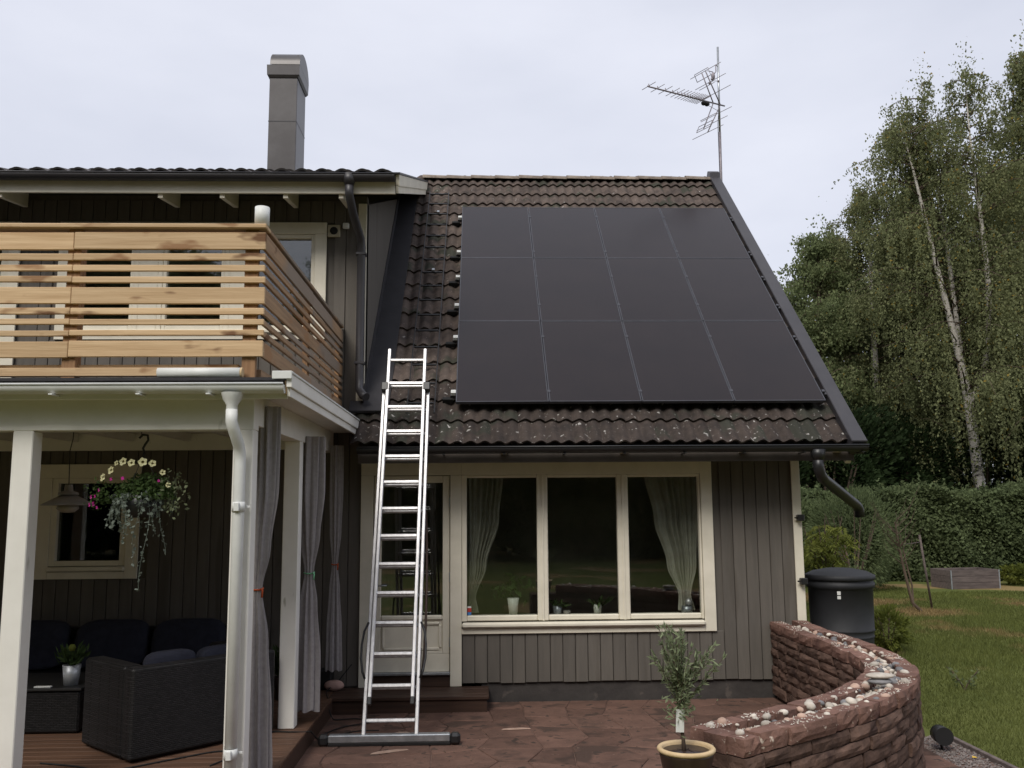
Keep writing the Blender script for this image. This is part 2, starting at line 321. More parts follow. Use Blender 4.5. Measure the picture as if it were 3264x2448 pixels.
# patio: sand bed with irregular sandstone flags
PX0, PX1, PY0, PY1 = -1.62, 3.75, -5.4, 0.0
patio = struct(boxo('patio', 'joint', None, PX0, PX1, PY0, PY1, -.055, -.009, 0))
nx, ny = 13, 14
gx = np.linspace(PX0, PX1, nx+1)[:, None]+rng.uniform(-.11, .11, (nx+1, ny+1)); gy = np.linspace(PY0, PY1, ny+1)[None, :]+rng.uniform(-.10, .10, (nx+1, ny+1))
gx[0] = PX0; gx[-1] = PX1; gy[:, 0] = PY0; gy[:, -1] = PY1-.01
for i in range(nx):
    for j in range(ny):
        q = np.array([(gx[i, j], gy[i, j]), (gx[i+1, j], gy[i+1, j]), (gx[i+1, j+1], gy[i+1, j+1]), (gx[i, j+1], gy[i, j+1])])
        pts = []
        for k in range(4):                         # subdivide sides so the edges wander
            a, b_ = q[k], q[(k+1) % 4]; pts.append(a); t_ = random.uniform(.35, .65); e = b_-a; nrm = np.array((-e[1], e[0]))
            pts.append(a+e*t_+nrm*math.sin(a[0]*13+b_[0]*13+(a[1]+b_[1])*17)*.012*(1 if k < 2 else -1))
        pts = np.array(pts); c = pts.mean(0); d = np.linalg.norm(pts-c, axis=1)[:, None]; top = c+(pts-c)*(1-.005/d); ch = c+(pts-c)*(1-.012/d)
        zt = random.uniform(-.003, .003); n = len(pts); tl = np.array((random.uniform(-.006, .006), random.uniform(-.006, .006)))
        hz = lambda P: zt+(P-c)@tl
        v = [(*(p-c), -.05) for p in top]+[(*(p-c), hz(p)-.005) for p in top]+[(*(p-c), hz(p)) for p in ch]
        f = [(k, (k+1) % n, (k+1) % n+n, k+n) for k in range(n)]+[(k+n, (k+1) % n+n, (k+1) % n+2*n, k+2*n) for k in range(n)]+[tuple(range(2*n, 3*n))]
        me = B().add(v, f).mesh('slab'); link('slab', me, 'slab', patio, loc=(c[0], c[1], 0))
# gravel strip beside the wall and its timber edging
gs = struct(boxo('gravel_path', 'joint', None, 3.76, 4.12, -5.2, -1.6, -.058, -.03, 0))
n = 5200; P = np.c_[rng.uniform(3.76, 4.12, n), rng.uniform(-3.6, -1.62, n), rng.uniform(-.035, -.02, n)]
bb = B()
for p in P[:2600]:
    s_ = random.uniform(.006, .014); v = [(p[0]+random.uniform(-1, 1)*s_*.4+a*s_, p[1]+b_*s_, p[2]+c*s_*.8) for a, b_, c in ((1, 0, 0), (-1, 0, 0), (0, 1, 0), (0, -1, 0), (0, 0, 1), (0, 0, -1))]
    bb.add(v, [(0, 2, 4), (2, 1, 4), (1, 3, 4), (3, 0, 4)])
gv = bb.build('gravel', 'gravel', None); gv['kind'] = 'stuff'; gv['label'] = 'loose grey gravel beside the curved wall'; gv['category'] = 'gravel'
ed = boxo('lawn_edging', 'greyboard', None, 4.125, 4.165, -5.2, -1.65, -.06, .01, .005); tag(ed, 'thin timber edging between gravel strip and lawn', 'edging')
# grass blades
def grass():
    n = 260000; d = rng.random(n)**1.7; x = rng.uniform(4.0, 20, n); y = -4+d*18.5
    x = 4.2+(x-4.2)*(.35+.65*d); keep = (x > 4.18) & ~((x > 10.4) & (y > 11.6))
    x, y = x[keep], y[keep]; n = len(x); h = rng.uniform(.022, .055, n)*(1+.35*(y > 2)); wd = .0026+.0007*np.maximum(y+3, 0)
    th = rng.uniform(0, 2*PI, n); lx, ly = rng.normal(0, .018, n), rng.normal(0, .018, n)
    a = np.c_[x-np.cos(th)*wd, y-np.sin(th)*wd, np.full(n, -.062)]; b_ = np.c_[x+np.cos(th)*wd, y+np.sin(th)*wd, np.full(n, -.062)]; c = np.c_[x+lx, y+ly, -.06+h]
    v = np.stack([a, b_, c], 1).reshape(-1, 3); me = bpy.data.meshes.new('grass'); me.vertices.add(3*n); me.loops.add(3*n); me.polygons.add(n)
    me.vertices.foreach_set('co', v.astype(np.float32).ravel()); me.loops.foreach_set('vertex_index', np.arange(3*n, dtype=np.int32)); me.polygons.foreach_set('loop_start', np.arange(0, 3*n, 3, dtype=np.int32)); me.update(calc_edges=True)
    o = link('grass', me, 'blade'); o['kind'] = 'stuff'; o['label'] = 'short mown lawn grass with yellowed patches'; o['category'] = 'grass'
grass()

# ================================================================== HOUSE
house = thing('house', 'grey timber house with tiled roofs, white windows and tall chimney', 'house', (0, 0, 0))
def wall_boxes(b, x0, x1, z0, z1, ops, y0, y1):
    xs = sorted({x0, x1, *[o[i] for o in ops for i in (0, 1)]}); zs = sorted({z0, z1, *[o[i] for o in ops for i in (2, 3)]})
    xs = [x for x in xs if x0 <= x <= x1]; zs = [z for z in zs if z0 <= z <= z1]
    for i in range(len(xs)-1):
        zc0 = None
        for j in range(len(zs)-1):
            cx, cz = (xs[i]+xs[i+1])/2, (zs[j]+zs[j+1])/2; inside = any(o[0] < cx < o[1] and o[2] < cz < o[3] for o in ops)
            if not inside and zc0 is None: zc0 = zs[j]
            if zc0 is not None and (inside or j == len(zs)-2):
                b.box(xs[i], xs[i+1], y0, y1, zc0, zs[j] if inside else zs[j+1]); zc0 = None
def planks(parent, x0, x1, z0, z1, ops, pitch=.1345, jag=.012):
    n = round((x1-x0)/pitch); p = (x1-x0)/n
    for i in range(n):
        a, b_ = x0+i*p+.0035, x0+(i+1)*p-.0035; segs = [(z0+random.uniform(0, jag), z1)]
        for o in ops:
            if o[1]-.02 > a and o[0]+.02 < b_:
                ns = []
                for s0, s1 in segs:
                    if o[2] > s0+.03: ns.append((s0, min(s1, o[2])))
                    if o[3] < s1-.03: ns.append((max(s0, o[3]), s1))
                    if o[2] >= s1 or o[3] <= s0: ns = [(s0, s1)]
                segs = ns
        for s0, s1 in segs:
            aa, bb_ = a, b_
            for o in ops:
                if o[2] < (s0+s1)/2 < o[3]:
                    if aa < o[1] < bb_: aa = o[1]
                    if aa < o[0] < bb_: bb_ = o[0]
            if bb_-aa > .01: boxo('plank', 'grey', parent, aa, bb_, random.uniform(-.0015, .0015), .021, s0, s1, .004)
XC = -1.28                                          # corner of the two-storey part
DW = (-1.30, 2.537, .70, 2.53)
# --- right wing front wall
ops_r = [(-.21, 2.537, .70, 2.53), (-1.30, -.208, .16, 2.53)]
b = B(); wall_boxes(b, XC, 3.50, .19, 2.98, [(-.165, 2.40, .86, 2.40), (-1.16, -.34, .20, 2.40)], .023, .16)
wall_r = b.build('wall', 'grey', house)
planks(wall_r, -.205, 3.43, .185, 2.92, ops_r)
boxo('plinth', 'plinth', house, .0, 3.49, .03, .2, -.05, .20, 0)
# gable wall to the right, seen only from the side
b = B(); b.prism([(.165, 2.2), (9.0, 2.2), (9.0, 3.0), (4.6, 7.15), (.165, 3.02)], 3.38, 3.50, 'X')
for a in ((.165, 9.0, 0.0, 1.0), (.165, 1.7, 1.0, 2.2), (3.7, 9.0, 1.0, 2.2)): b.box(3.38, 3.50, *a)
b.build('gable_wall', 'grey', house, fix=True)
added_win = boxo('window', 'white', house, 3.502, 3.525, 1.6, 3.8, 2.2, 2.3)                     # unseen side window, added to brighten the living room
for a in ((1.6, 1.7, .95, 2.199), (3.7, 3.8, .95, 2.199), (1.701, 3.699, .92, 1.0)): boxo('casing', 'white', added_win, 3.502, 3.525, *a)
boxo('frame', 'white', added_win, 3.42, 3.48, 2.66, 2.74, 1.0, 2.2); boxo('pane', 'glass', added_win, 3.44, 3.444, 1.7, 3.7, 1.0, 2.2, 0)
boxo('corner_board', 'white', house, 3.425, 3.52, -.024, -.0015, .16, 2.80); boxo('corner_board', 'white', house, 3.502, 3.524, .0, .10, .16, 2.80)
# --- two-storey part: front wall
XL = -11.2
upwin = (-4.681, -1.724, 3.90, 5.238); lowin = (-4.735, -3.66, 1.32, 2.535); leftwin = (-6.6, -5.10, 3.10, 5.238)
b = B(); wall_boxes(b, XL, XC, .0, 5.56, [(-4.55, -1.86, 4.02, 5.10), (-4.55, -3.80, 1.49, 2.38), (-6.45, -5.22, 3.15, 5.10)], .023, .16)
wall_m = b.build('wall', 'grey', house)
planks(wall_m, XL, -1.375, 2.96, 5.50, [upwin, leftwin])
planks(wall_m, XL, -1.30, .17, 2.87, [lowin])
boxo('corner_board', 'white', house, -1.372, -1.278, -.024, -.0015, 3.05, 5.46)
# side wall above the lower roof
b = B(); b.prism([(.0, 2.7), (4.6, 6.9), (4.6, 7.15), (.0, 5.45)], XC-.12, XC, 'X'); b.build('side_wall', 'grey', house, fix=True)
b = B(); b.prism([(.165, .0), (9.0, 0), (9.0, 5.4), (4.6, 7.0), (.165, 5.4)], XL, XL+.12, 'X'); b.build('gable_wall', 'grey', house, fix=True)
boxo('back_wall', 'grey', house, XL, 3.4, 8.9, 9.0, 0, 3.0, 0)
# interior shells (dark rooms behind the panes)
def room(x0, x1, y0, y1, z0, z1, hole=None):
    v = [(x, y, z) for x in (x0, x1) for y in (y0, y1) for z in (z0, z1)]
    f = [(0, 1, 3, 2), (4, 6, 7, 5), (2, 3, 7, 6), (0, 2, 6, 4), (1, 5, 7, 3)]
    b = B()
    if hole:
        f.remove((4, 6, 7, 5)); b.add(v, f)
        for a0, a1, c0, c1 in ((y0, y1, z0, hole[2]), (y0, y1, hole[3], z1), (y0, hole[0], hole[2], hole[3]), (hole[1], y1, hole[2], hole[3])): b.add([(x1, a0, c0), (x1, a1, c0), (x1, a1, c1), (x1, a0, c1)], [(0, 1, 2, 3)])
    else: b.add(v, f)
    b.build('room', 'room', house)
room(XC+.02, 3.378, .162, 4.6, .19, 2.62, (1.7, 3.7, 1.0, 2.2)); room(XL+.15, XC-.14, .162, 3.6, 2.98, 5.3); room(XL+.15, XC-.02, .162, 4.6, .19, 2.7)

# --- windows
def pane(parent, x0, x1, z0, z1, y=.045):
    return boxo('pane', 'glass', parent, x0, x1, y, y+.004, z0, z1, 0)
win = boxo('window', 'white', house, -.2095, 2.4095, -.026, -.001, 2.392, 2.528)           # head casing of the big window
W_ = lambda *a, c=.004, n='frame': boxo(n, 'white', win, *a, c)
W_(2.411, 2.537, -.026, -.001, .70, 2.528, n='casing')
W_(-.2095, 2.409, -.026, -.001, .70, .757, n='casing')
W_(-.2095, 2.409, -.075, -.001, .765, .822, c=.018, n='sill')
W_(-.2095, -.155, -.006, .07, .83, 2.39); W_(2.385, 2.409, -.006, .07, .83, 2.39)
for a, c_ in ((.609, .726), (1.487, 1.61)):
    W_(a, c_, -.012, .07, .8305, 2.39, c=.008); W_((a+c_)/2-.012, (a+c_)/2+.012, -.020, -.0125, .8305, 2.39)
for a, c_ in ((-.155, .609), (.726, 1.487), (1.61, 2.385)):
    W_(a, c_, -.004, .07, .83, .888, c=.01); W_(a, c_, -.004, .07, 2.36, 2.3905, c=.006); pane(win, a-.005, c_+.005, .88, 2.365)
boxo('inner_sill', 'white', win, -.155, 2.385, .075, .30, .845, .868)
st = boxo('sticker', 'red', win, -.150, -.108, .041, .0445, .925, .965, 0); boxo('sticker', 'blue', win, -.150, -.108, .041, .0445, .893, .922, 0); boxo('sticker', 'plastwhite', win, -.150, -.108, .041, .0445, .968, .984, 0)
# --- door
door = boxo('door', 'white', house, -1.158, -.340, -.002, .045, .315, .50)
D_ = lambda n, *a, c=.004, m='white': boxo(n, m, door, *a, c)
D_('stile', -1.158, -1.075, -.002, .045, .501, 2.385); D_('stile', -.415, -.340, -.002, .045, .501, 2.385)
D_('rail', -1.074, -.416, -.002, .045, 2.31, 2.385); D_('rail', -1.074, -.416, -.012, .045, .85, .90, c=.012); D_('rail', -1.074, -.416, -.002, .045, .501, .53)
D_('door_panel', -1.074, -.416, .012, .04, .531, .849); D_('moulding', -1.04, -.45, -.006, .012, .535, .565, c=.01); D_('moulding', -1.04, -.45, -.006, .012, .80, .83, c=.01)
D_('moulding', -1.06, -1.035, -.006, .012, .566, .80, c=.006); D_('moulding', -.455, -.43, -.006, .012, .566, .80, c=.006)
pane(door, -1.075, -.415, .895, 2.315, .02)
B().tube([(-1.115, -.004, 1.22), (-1.115, -.05, 1.22), (-1.01, -.055, 1.22)], .009).build('handle', 'galv', door)
for z in (.62, 1.30, 2.10): boxo('hinge', 'galv', door, -.346, -.332, -.012, -.003, z-.05, z+.05, .003)
boxo('casing', 'white', door, -1.30, -1.165, -.026, -.001, .165, 2.39); boxo('casing', 'white', door, -.333, -.2105, -.026, -.001, .165, 2.39); boxo('casing', 'white', door, -1.30, -.2105, -.026, -.001, 2.392, 2.528)
boxo('threshold', 'galv', door, -1.16, -.335, -.05, .05, .287, .313, .004); boxo('kick_board', 'step', door, -1.16, -.335, -.012, .03, .165, .285)
# --- upstairs window, three lights
uw = boxo('window', 'white', house, -4.68, -1.724, -.026, -.001, 5.105, 5.238)
U_ = lambda *a, c=.004, n='frame': boxo(n, 'white', uw, *a, c)
U_(-4.68, -4.555, -.026, -.001, 3.90, 5.104, n='casing'); U_(-1.855, -1.724, -.026, -.001, 3.90, 5.104, n='casing')
U_(-4.554, -1.856, -.026, -.001, 3.90, 3.955, n='casing'); U_(-4.56, -1.85, -.06, -.001, 3.965, 4.01, c=.012, n='sill')
for a, c_ in ((-3.847, -3.531), (-2.849, -2.544)):
    U_(a, c_, -.014, .06, 4.012, 5.104); U_(a+.05, a+.06, -.02, -.0145, 4.012, 5.104); U_(c_-.06, c_-.05, -.02, -.0145, 4.012, 5.104)
for a, c_ in ((-4.553, -3.848), (-3.530, -2.850), (-2.543, -1.857)):
    U_(a, a+.04, -.006, .06, 4.012, 5.103); U_(c_-.04, c_, -.006, .06, 4.012, 5.103); U_(a+.041, c_-.041, -.006, .06, 4.012, 4.06); U_(a+.041, c_-.041, -.006, .06, 5.06, 5.103)
    pane(uw, a+.035, c_-.035, 4.05, 5.065)
# balcony door at the far left
bd = boxo('balcony_door', 'white', house, -6.6, -5.105, -.026, -.001, 5.105, 5.238)
for a, c_ in ((-6.6, -6.45), (-5.225, -5.105)): boxo('casing', 'white', bd, a, c_, -.026, -.001, 2.97, 5.104)
boxo('frame', 'white', bd, -6.449, -6.36, -.005, .05, 2.97, 5.10); boxo('frame', 'white', bd, -5.31, -5.226, -.005, .05, 2.97, 5.10); boxo('frame', 'white', bd, -6.359, -5.311, -.005, .05, 2.97, 3.30)
pane(bd, -6.37, -5.30, 3.29, 5.10)
# window under the porch roof
lw = boxo('window', 'white', house, -4.735, -3.66, -.026, -.001, 2.385, 2.535)
for a in ((-4.735, -4.60, -.026, -.001, 1.32, 2.384), (-3.795, -3.66, -.026, -.001, 1.32, 2.384), (-4.599, -3.796, -.026, -.001, 1.32, 1.395)): boxo('casing', 'white', lw, *a)
boxo('sill', 'white', lw, -4.60, -3.79, -.06, -.001, 1.40, 1.45, .012)
for a in ((-4.599, -4.535, -.01, .05, 1.455, 2.384), (-3.86, -3.796, -.01, .05, 1.455, 2.384), (-4.534, -3.861, -.01, .05, 1.455, 1.51), (-4.534, -3.861, -.01, .05, 2.33, 2.384)): boxo('frame', 'white', lw, *a)
pane(lw, -4.54, -3.855, 1.50, 2.335)
# --- wall fittings
vent = boxo('wall_vent', 'beige', house, -1.715, -1.575, -.03, -.002, 5.07, 5.21, .006)
B().lathe([(.0, .001), (.042, .001), (.05, -.006), (.05, -.012)], n=20, T=Matrix.Translation((-1.645, -.032, 5.14)) @ Matrix.Rotation(PI/2, 4, 'X')).build('vent_opening', 'blackmatte', vent)
boxo('outdoor_sensor', 'plastwhite', house, -1.545, -1.475, -.045, -.002, 5.165, 5.23, .008)

# ------------------------------------------------------------------ lower roof, tile by tile
A = 0.7493; CA, SA = math.cos(A), math.sin(A); EY, EZ = -.54, 2.704
def R(x, s, n=0.0): return Vector((x, EY+s*CA-n*SA, EZ+s*SA+n*CA))
RT = lambda x, s, n: Matrix.Translation(R(x, s, n)) @ Matrix.Rotation(A, 4, 'X')
b = B(); pts = [R(0, .06, -.06), R(0, 7.02, -.06), R(0, 7.02, -.16), R(0, .06, -.16)]
b.prism([(p.y, p.z) for p in pts], -1.27, 3.93, 'X')
rz = 7.44; b.prism([(4.62, rz), (9.3, rz-4.37), (9.3, rz-4.47), (4.62, rz-.1)], -1.27, 3.93, 'X')
roof_r = b.build('roof', 'soffit', house, fix=True)
TW, TR, TL = .292, .375, .43
def tile_mesh(w_, waves, ln, h, lift, th, name, nx=None):
    nx = nx or waves*10; b = B(); top = []
    prof = lambda u: h*((.5-.5*math.cos(2*PI*u*waves))**.75)
    for j, y in enumerate((0, ln)):
        for i in range(nx+1):
            u = i/nx; top.append(((u-.5)*(w_+.004), y+(-.008*math.sin(2*PI*u*waves) if j == 0 else 0), prof(u)+lift*(1-y/ln)))
    b.add(top, [(i, i+1, i+nx+2, i+nx+1) for i in range(nx)], True)
    fr = [(x, y, z) for x, y, z in top[:nx+1]]+[(x, y+.004, z-th) for x, y, z in top[:nx+1]]
    b.add(fr, [(i+nx+1, i+nx+2, i+1, i) for i in range(nx)])
    for i0 in (0, nx):
        p, q = top[i0], top[i0+nx+1]; b.add([p, q, (q[0], q[1], q[2]-th), (p[0], p[1], p[2]-th)], [(0, 1, 2, 3)])
    return b.mesh(name)
tme = tile_mesh(TW, 2, TL, .036, .034, .024, 'tile')
tme_old = tme.copy()
X0 = -1.06
for r_ in range(19):
    for c_ in range(-1, 17):
        s_ = r_*TR; x = X0+TW*(c_+.5)
        if c_ == -1 and s_ > .5: continue
        if 1.0 < s_ < 5.0 and .15 < x < 3.45: continue          # wholly under the solar panels
        o = link('tile', tme if r_ > 2 else tme_old, 'tile' if r_ > 2 else 'tile_old', roof_r, loc=R(x+random.uniform(-.003, .003), s_+random.uniform(-.006, .006), -.038),
                 rot=(A+random.uniform(-.006, .006), random.uniform(-.005, .005), random.uniform(-.006, .006)))
b = B(); b.box(.18, 3.42, 0, 3.95, -.05, -.03, T=RT(0, 1.2, 0)); b.build('underlay', 'flash', roof_r)
# ridge tiles
b = B(); prof = [(.13*math.cos(t), .085*math.sin(t)) for t in np.linspace(0, PI, 9)]
v = []; sc = (1.0, .93)
for x, k in ((0, 1.06), (.43, .94)): v += [(x, p[0]*k, p[1]*k) for p in prof]
v += [(0, p[0]*.9, p[1]*.86) for p in prof]; m9 = 9
b.add(v[:18], [(i, i+1, i+10, i+9) for i in range(8)], True); b.add(v[:9]+v[18:], [(i+1, i, i+9, i+10) for i in range(8)])
rme = b.mesh('ridge_tile')
for i in range(12):
    link('ridge_tile', rme, 'ridge', roof_r, loc=(-.95+i*.40, 4.60, 7.455+random.uniform(-.004, .004)), rot=(0, random.uniform(.012, .022), random.uniform(-.01, .01)))
# gable cover, fascia, gutter of the lower roof
b = B(); b.box(3.865, 4.03, -.10, 7.20, -.10, .085, .008, T=RT(0, 0, 0)); b.build('gable_cover', 'dmetal', house)
b = B(); b.box(3.90, 3.96, -.02, 7.1, -.29, -.105, 0, T=RT(0, 0, 0)); b.build('barge_board', 'white', house)
boxo('ridge_end_cap', 'dmetal', house, 3.86, 4.035, 4.47, 4.72, 7.40, 7.60, .03)
boxo('fascia', 'soffit', house, -1.27, 3.93, -.535, -.505, 2.50, 2.66, 0)
boxo('soffit', 'soffit', house, -1.27, 3.93, -.504, .0, 2.655, 2.675, 0)
for x in (.2, 1.45, 2.7, 3.7): boxo('rafter_tail', 'white', house, x, x+.07, -.62, -.536, 2.585, 2.655, .005)
def gutter(name, m, x0, x1, y, z, r=.062, parent=house, lip=True):
    pr = [(y-r*math.cos(t), z-r*math.sin(t)) for t in np.linspace(0, PI, 11)]; pi_ = [(y-(r-.005)*math.cos(t), z-(r-.005)*math.sin(t)) for t in np.linspace(PI, 0, 11)]
    b = B(); poly = pr+pi_; n = len(poly); vs = [(x, p, q) for x in (x0, x1) for p, q in poly]
    b.add(vs, [(i, i+n, (i+1) % n+n, (i+1) % n) for i in range(n)], True)
    for x in (x0+.002, x1-.002): b.add([(x, p, q) for p, q in pr], [tuple(range(11))])
    if lip: b.tube([(x0, y-r, z+.004), (x1, y-r, z+.004)], .009, 8)
    return b.build(name, m, parent)
gt_r = gutter('gutter', 'black', -1.26, 4.02, -.655, 2.648)
for x in np.arange(-1.0, 4.0, .62): boxo('gutter_bracket', 'black', gt_r, x-.012, x+.012, -.722, -.54, 2.574, 2.583, .002)
b = B(); b.tube([(3.50, -.655, 2.61), (3.50, -.655, 2.50)], [.085, .056], 16); b.tube([(3.50, -.655, 2.52), (3.50, -.65, 2.42), (3.53, -.62, 2.35), (3.58, -.56, 2.31), (4.28, .34, 2.04), (4.33, .40, 2.01), (4.355, .43, 1.97), (4.36, .44, 1.90)], .056, 16)
b.build('downpipe', 'black', house)
for z in (1.90, 1.22):
    o = boxo('pipe_clip', 'black', house, 3.455, 3.525, -.105, -.026, z-.035, z+.035, .008); boxo('screw', 'black', o, 3.425, 3.4545, -.075, -.06, z-.008, z+.008, .003)
# flashing strip against the side wall
b = B(); b.box(XC, -1.0, .60, 6.5, .028, .040, 0, T=RT(0, 0, 0)); b.box(XC, XC+.012, .62, 6.4, .04, .16, 0, T=RT(0, 0, 0)); b.build('flashing', 'flash', house)
b = B(); b.box(XC-.14, -1.06, .48, .66, .03, .07, .005, T=RT(0, 0, 0)); b.build('flashing', 'flash', house)

# ------------------------------------------------------------------ upper roof (low pitch)
P2 = rad(19.4); C2, S2 = math.cos(P2), math.sin(P2)
def R2(x, s, n=0.0): return Vector((x, -.62+s*C2-n*S2, 5.545+s*S2+n*C2))
b = B(); q = [R2(0, .02, -.02), R2(0, 5.55, -.02), R2(0, 5.55, -.09), R2(0, .02, -.09)]
b.prism([(p.y, p.z) for p in q], XL-.4, -.90, 'X'); b.prism([(4.62, 7.37), (9.5, 5.65), (9.5, 5.58), (4.62, 7.30)], XL-.4, -.90, 'X')
roof_m = b.build('roof', 'soffit', house, fix=True)
MW = .212; mme = tile_mesh(MW, 1, .43, .042, .03, .024, 'tile', 12)
k = 0
for r_ in range(15):
    if r_ < 2:
        for i in range(50): link('tile', mme, 'mtile', roof_m, loc=R2(-.93-MW*(i+.5), r_*.36-.05, .022), rot=(P2, 0, 0))
b = B(); nx = 50*8
for r_ in range(2, 15):
    v = []
    for j, s_ in enumerate((r_*.36-.03, r_*.36+.36)):
        for i in range(nx+1):
            u = i/nx*50; v.append(R2(-.93-u*MW, s_, .045+.042*(.5-.5*math.cos(2*PI*u))-.028*j))
    b.add(v, [(i+1, i, i+nx+1, i+nx+2) for i in range(nx)], True)
b.build('upper_tiles', 'mtile', roof_m)
gm = gutter('gutter', 'dmetal', XL-.4, -.905, -.675, 5.545, .066)
boxo('fascia', 'white', house, XL-.4, -.905, -.60, -.572, 5.372, 5.505, .003)
for x in (-8.4, -7.6, -5.05, -3.37, -2.72, -2.05, -1.46, -5.9, -6.7):
    b = B(); b.prism([(-.570, 5.33), (-.02, 5.405), (-.02, 5.58), (-.570, 5.45)], x-.05, x, 'X'); b.build('rafter_tail', 'white', house, fix=True)
b = B()
for z0, z1, x1 in ((-.165, -.075, -.872), (-.088, .03, -.860)):
    q = [R2(0, -.02, z0), R2(0, 5.35, z0), R2(0, 5.35, z1), R2(0, -.02, z1)]; b.prism([(p.y, p.z) for p in q], -.898, x1, 'X')
b.build('barge_board', 'white', house, fix=True)
b = B(); q = [R2(0, -.05, .035), R2(0, 5.35, .035), R2(0, 5.35, .055), R2(0, -.05, .055)]; b.prism([(p.y, p.z) for p in q], -.98, -.850, 'X'); b.build('barge_cover', 'dmetal', house, fix=True)
# downpipe at the corner
b = B(); b.tube([(-1.385, -.675, 5.55), (-1.385, -.675, 5.44)], [.085, .05], 14); b.tube([(-1.385, -.675, 5.45), (-1.385, -.66, 5.34), (-1.37, -.48, 5.20), (-1.33, -.15, 5.02), (-1.325, -.10, 4.93), (-1.325, -.095, 3.45), (-1.32, -.13, 3.32), (-1.27, -.21, 3.25), (-1.23, -.25, 3.225)], .046, 14)
dp = b.build('downpipe', 'dmetal', house)
for z in (4.85, 3.62): boxo('pipe_clip', 'dmetal', dp, -1.38, -1.27, -.145, -.03, z-.015, z+.015, .003)
# chimney
chim = boxo('chimney', 'chim', house, -3.27, -2.84, 3.5, 4.15, 6.6, 8.74, .006)
boxo('sheet_joint', 'dmetal', chim, -3.273, -2.837, 3.4965, 4.1535, 7.985, 8.0, 0)
b = B()
for (h0, z0), (h1, z1) in (((.01, 8.70), (.035, 8.74)), ((.035, 8.74), (.04, 8.90)),):
    v = [(x, y, z) for h_, z in ((h0, z0), (h1, z1)) for x, y in ((-3.27-h_, 3.5-h_), (-2.84+h_, 3.5-h_), (-2.84+h_, 4.15+h_), (-3.27-h_, 4.15+h_))]
    b.add(v, [(0, 1, 5, 4), (1, 2, 6, 5), (2, 3, 7, 6), (3, 0, 4, 7)])
b.add([(-3.31, 3.46, 8.90), (-2.80, 3.46, 8.90), (-2.80, 4.19, 8.90), (-3.31, 4.19, 8.90)], [(0, 1, 2, 3)]); b.build('collar', 'chim', chim)
b = B(); arc = [(3.825-.37*math.cos(t), 8.904+.30*math.sin(t)) for t in np.linspace(0, PI, 17)]
vs = [(x, p, q) for x in (-3.26, -2.80) for p, q in arc]; b.add(vs, [(i, i+1, i+18, i+17) for i in range(16)], True)
vs = [(x, 3.825+(p-3.825)*.975, 8.904+(q-8.904)*.97) for x in (-3.26, -2.80) for p, q in arc]; b.add(vs, [(i+17, i+18, i+1, i) for i in range(16)], True)
b.add([(-2.80, p, q) for p, q in arc], [tuple(range(17))]); b.add([(-3.235, p, q-.003) for p, q in arc], [tuple(range(17))]); b.box(-3.24, -3.22, 3.52, 3.54, 8.895, 9.09); b.box(-2.86, -2.84, 3.52, 3.54, 8.895, 9.09); b.build('hood', 'chim', chim, fix=False)

# ================================================================== SOLAR PANELS
mount = thing('panel_mounting_frame', 'slim mounting rails with silver clamps holding the solar panels on the roof', 'mounting frame', R(-.3, .6, 0))
for s_ in (.74, 1.87, 2.63, 3.38, 4.11, 5.25):
    b = B(); b.box(-.335, 3.86, -.02, .02, .045, .088, .003, T=RT(0, s_, 0)); rl = b.build('rail', 'dmetal', mount)
    b = B(); b.box(-.326, -.270, -.026, .030, .089, .134, .004, T=RT(0, s_, 0)); b.box(-.318, -.272, -.002, .008, .128, .140, .001, T=RT(0, s_, 0)); b.build('clamp', 'plastwhite', rl)
    b = B(); b.box(-.42, -.30, -.03, .02, .0, .06, .006, T=RT(0, s_-.02, 0)); b.build('roof_hook', 'blackmatte', rl)
    for x in (.7505, 1.7655, 2.7805):
        b = B(); b.box(x-.018, x+.018, -.02, .02, .124, .1335, .002, T=RT(0, s_, 0)); b.build('clamp', 'pframe', rl)
    b = B(); b.box(3.797, 3.83, -.02, .02, .09, .128, .003, T=RT(0, s_, 0)); b.build('clamp', 'pframe', rl)
PWD, PLN = 1.008, 1.678
hme = B()
for a in ((-PWD/2, PWD/2, 0, .012), (-PWD/2, PWD/2, PLN-.012, PLN), (-PWD/2, -PWD/2+.012, .012, PLN-.012), (PWD/2-.012, PWD/2, .012, PLN-.012)): hme.box(*a, -.035, 0, .0015)
fr_me = hme.mesh('frame'); gl_me = B().box(-PWD/2+.0125, PWD/2-.0125, .0125, PLN-.0125, -.030, -.0025, 0).mesh('glass')
rows = ('bottom', 'middle', 'top'); cols = ('leftmost', 'second from left', 'second from right', 'rightmost')
for j in range(3):
    for i in range(4):
        loc = R(-.2645+i*1.015+.5, .55+j*1.685, .13)
        t = thing('solar_panel', 'black solar panel on the tiled roof, %s row, %s' % (rows[j], cols[i]), 'solar panel', loc, 'black solar panels on the roof')
        rot = (A+random.uniform(-.0015, .0015), random.uniform(-.0015, .0015), 0)
        link('frame', fr_me, 'pframe', t, loc=loc, rot=rot); link('glass', gl_me, 'panel', t, loc=loc, rot=rot)
# roof ladder (snow-board steps let into the tiles)
rl = thing('roof_ladder', 'dark steel roof ladder lying on the tiles left of the solar panels', 'roof ladder', R(-.65, .3, 0))
for x in (-.80, -.50):
    b = B(); b.box(x-.006, x+.006, .45, 6.35, .046, .060, .002, T=RT(0, 0, 0)); b.build('side_rail', 'black', rl)
for k in range(16):
    s_ = .62+k*.375; b = B(); b.box(-.788, -.512, s_-.010, s_+.010, .050, .070, .003, T=RT(0, 0, 0)); b.build('rung', 'black', rl)
    if k in (2, 8, 13): b = B(); b.box(-.66, -.62, s_, s_+.05, .07, .10, .004, T=RT(0, 0, 0)); b.build('bracket', 'galv', rl)

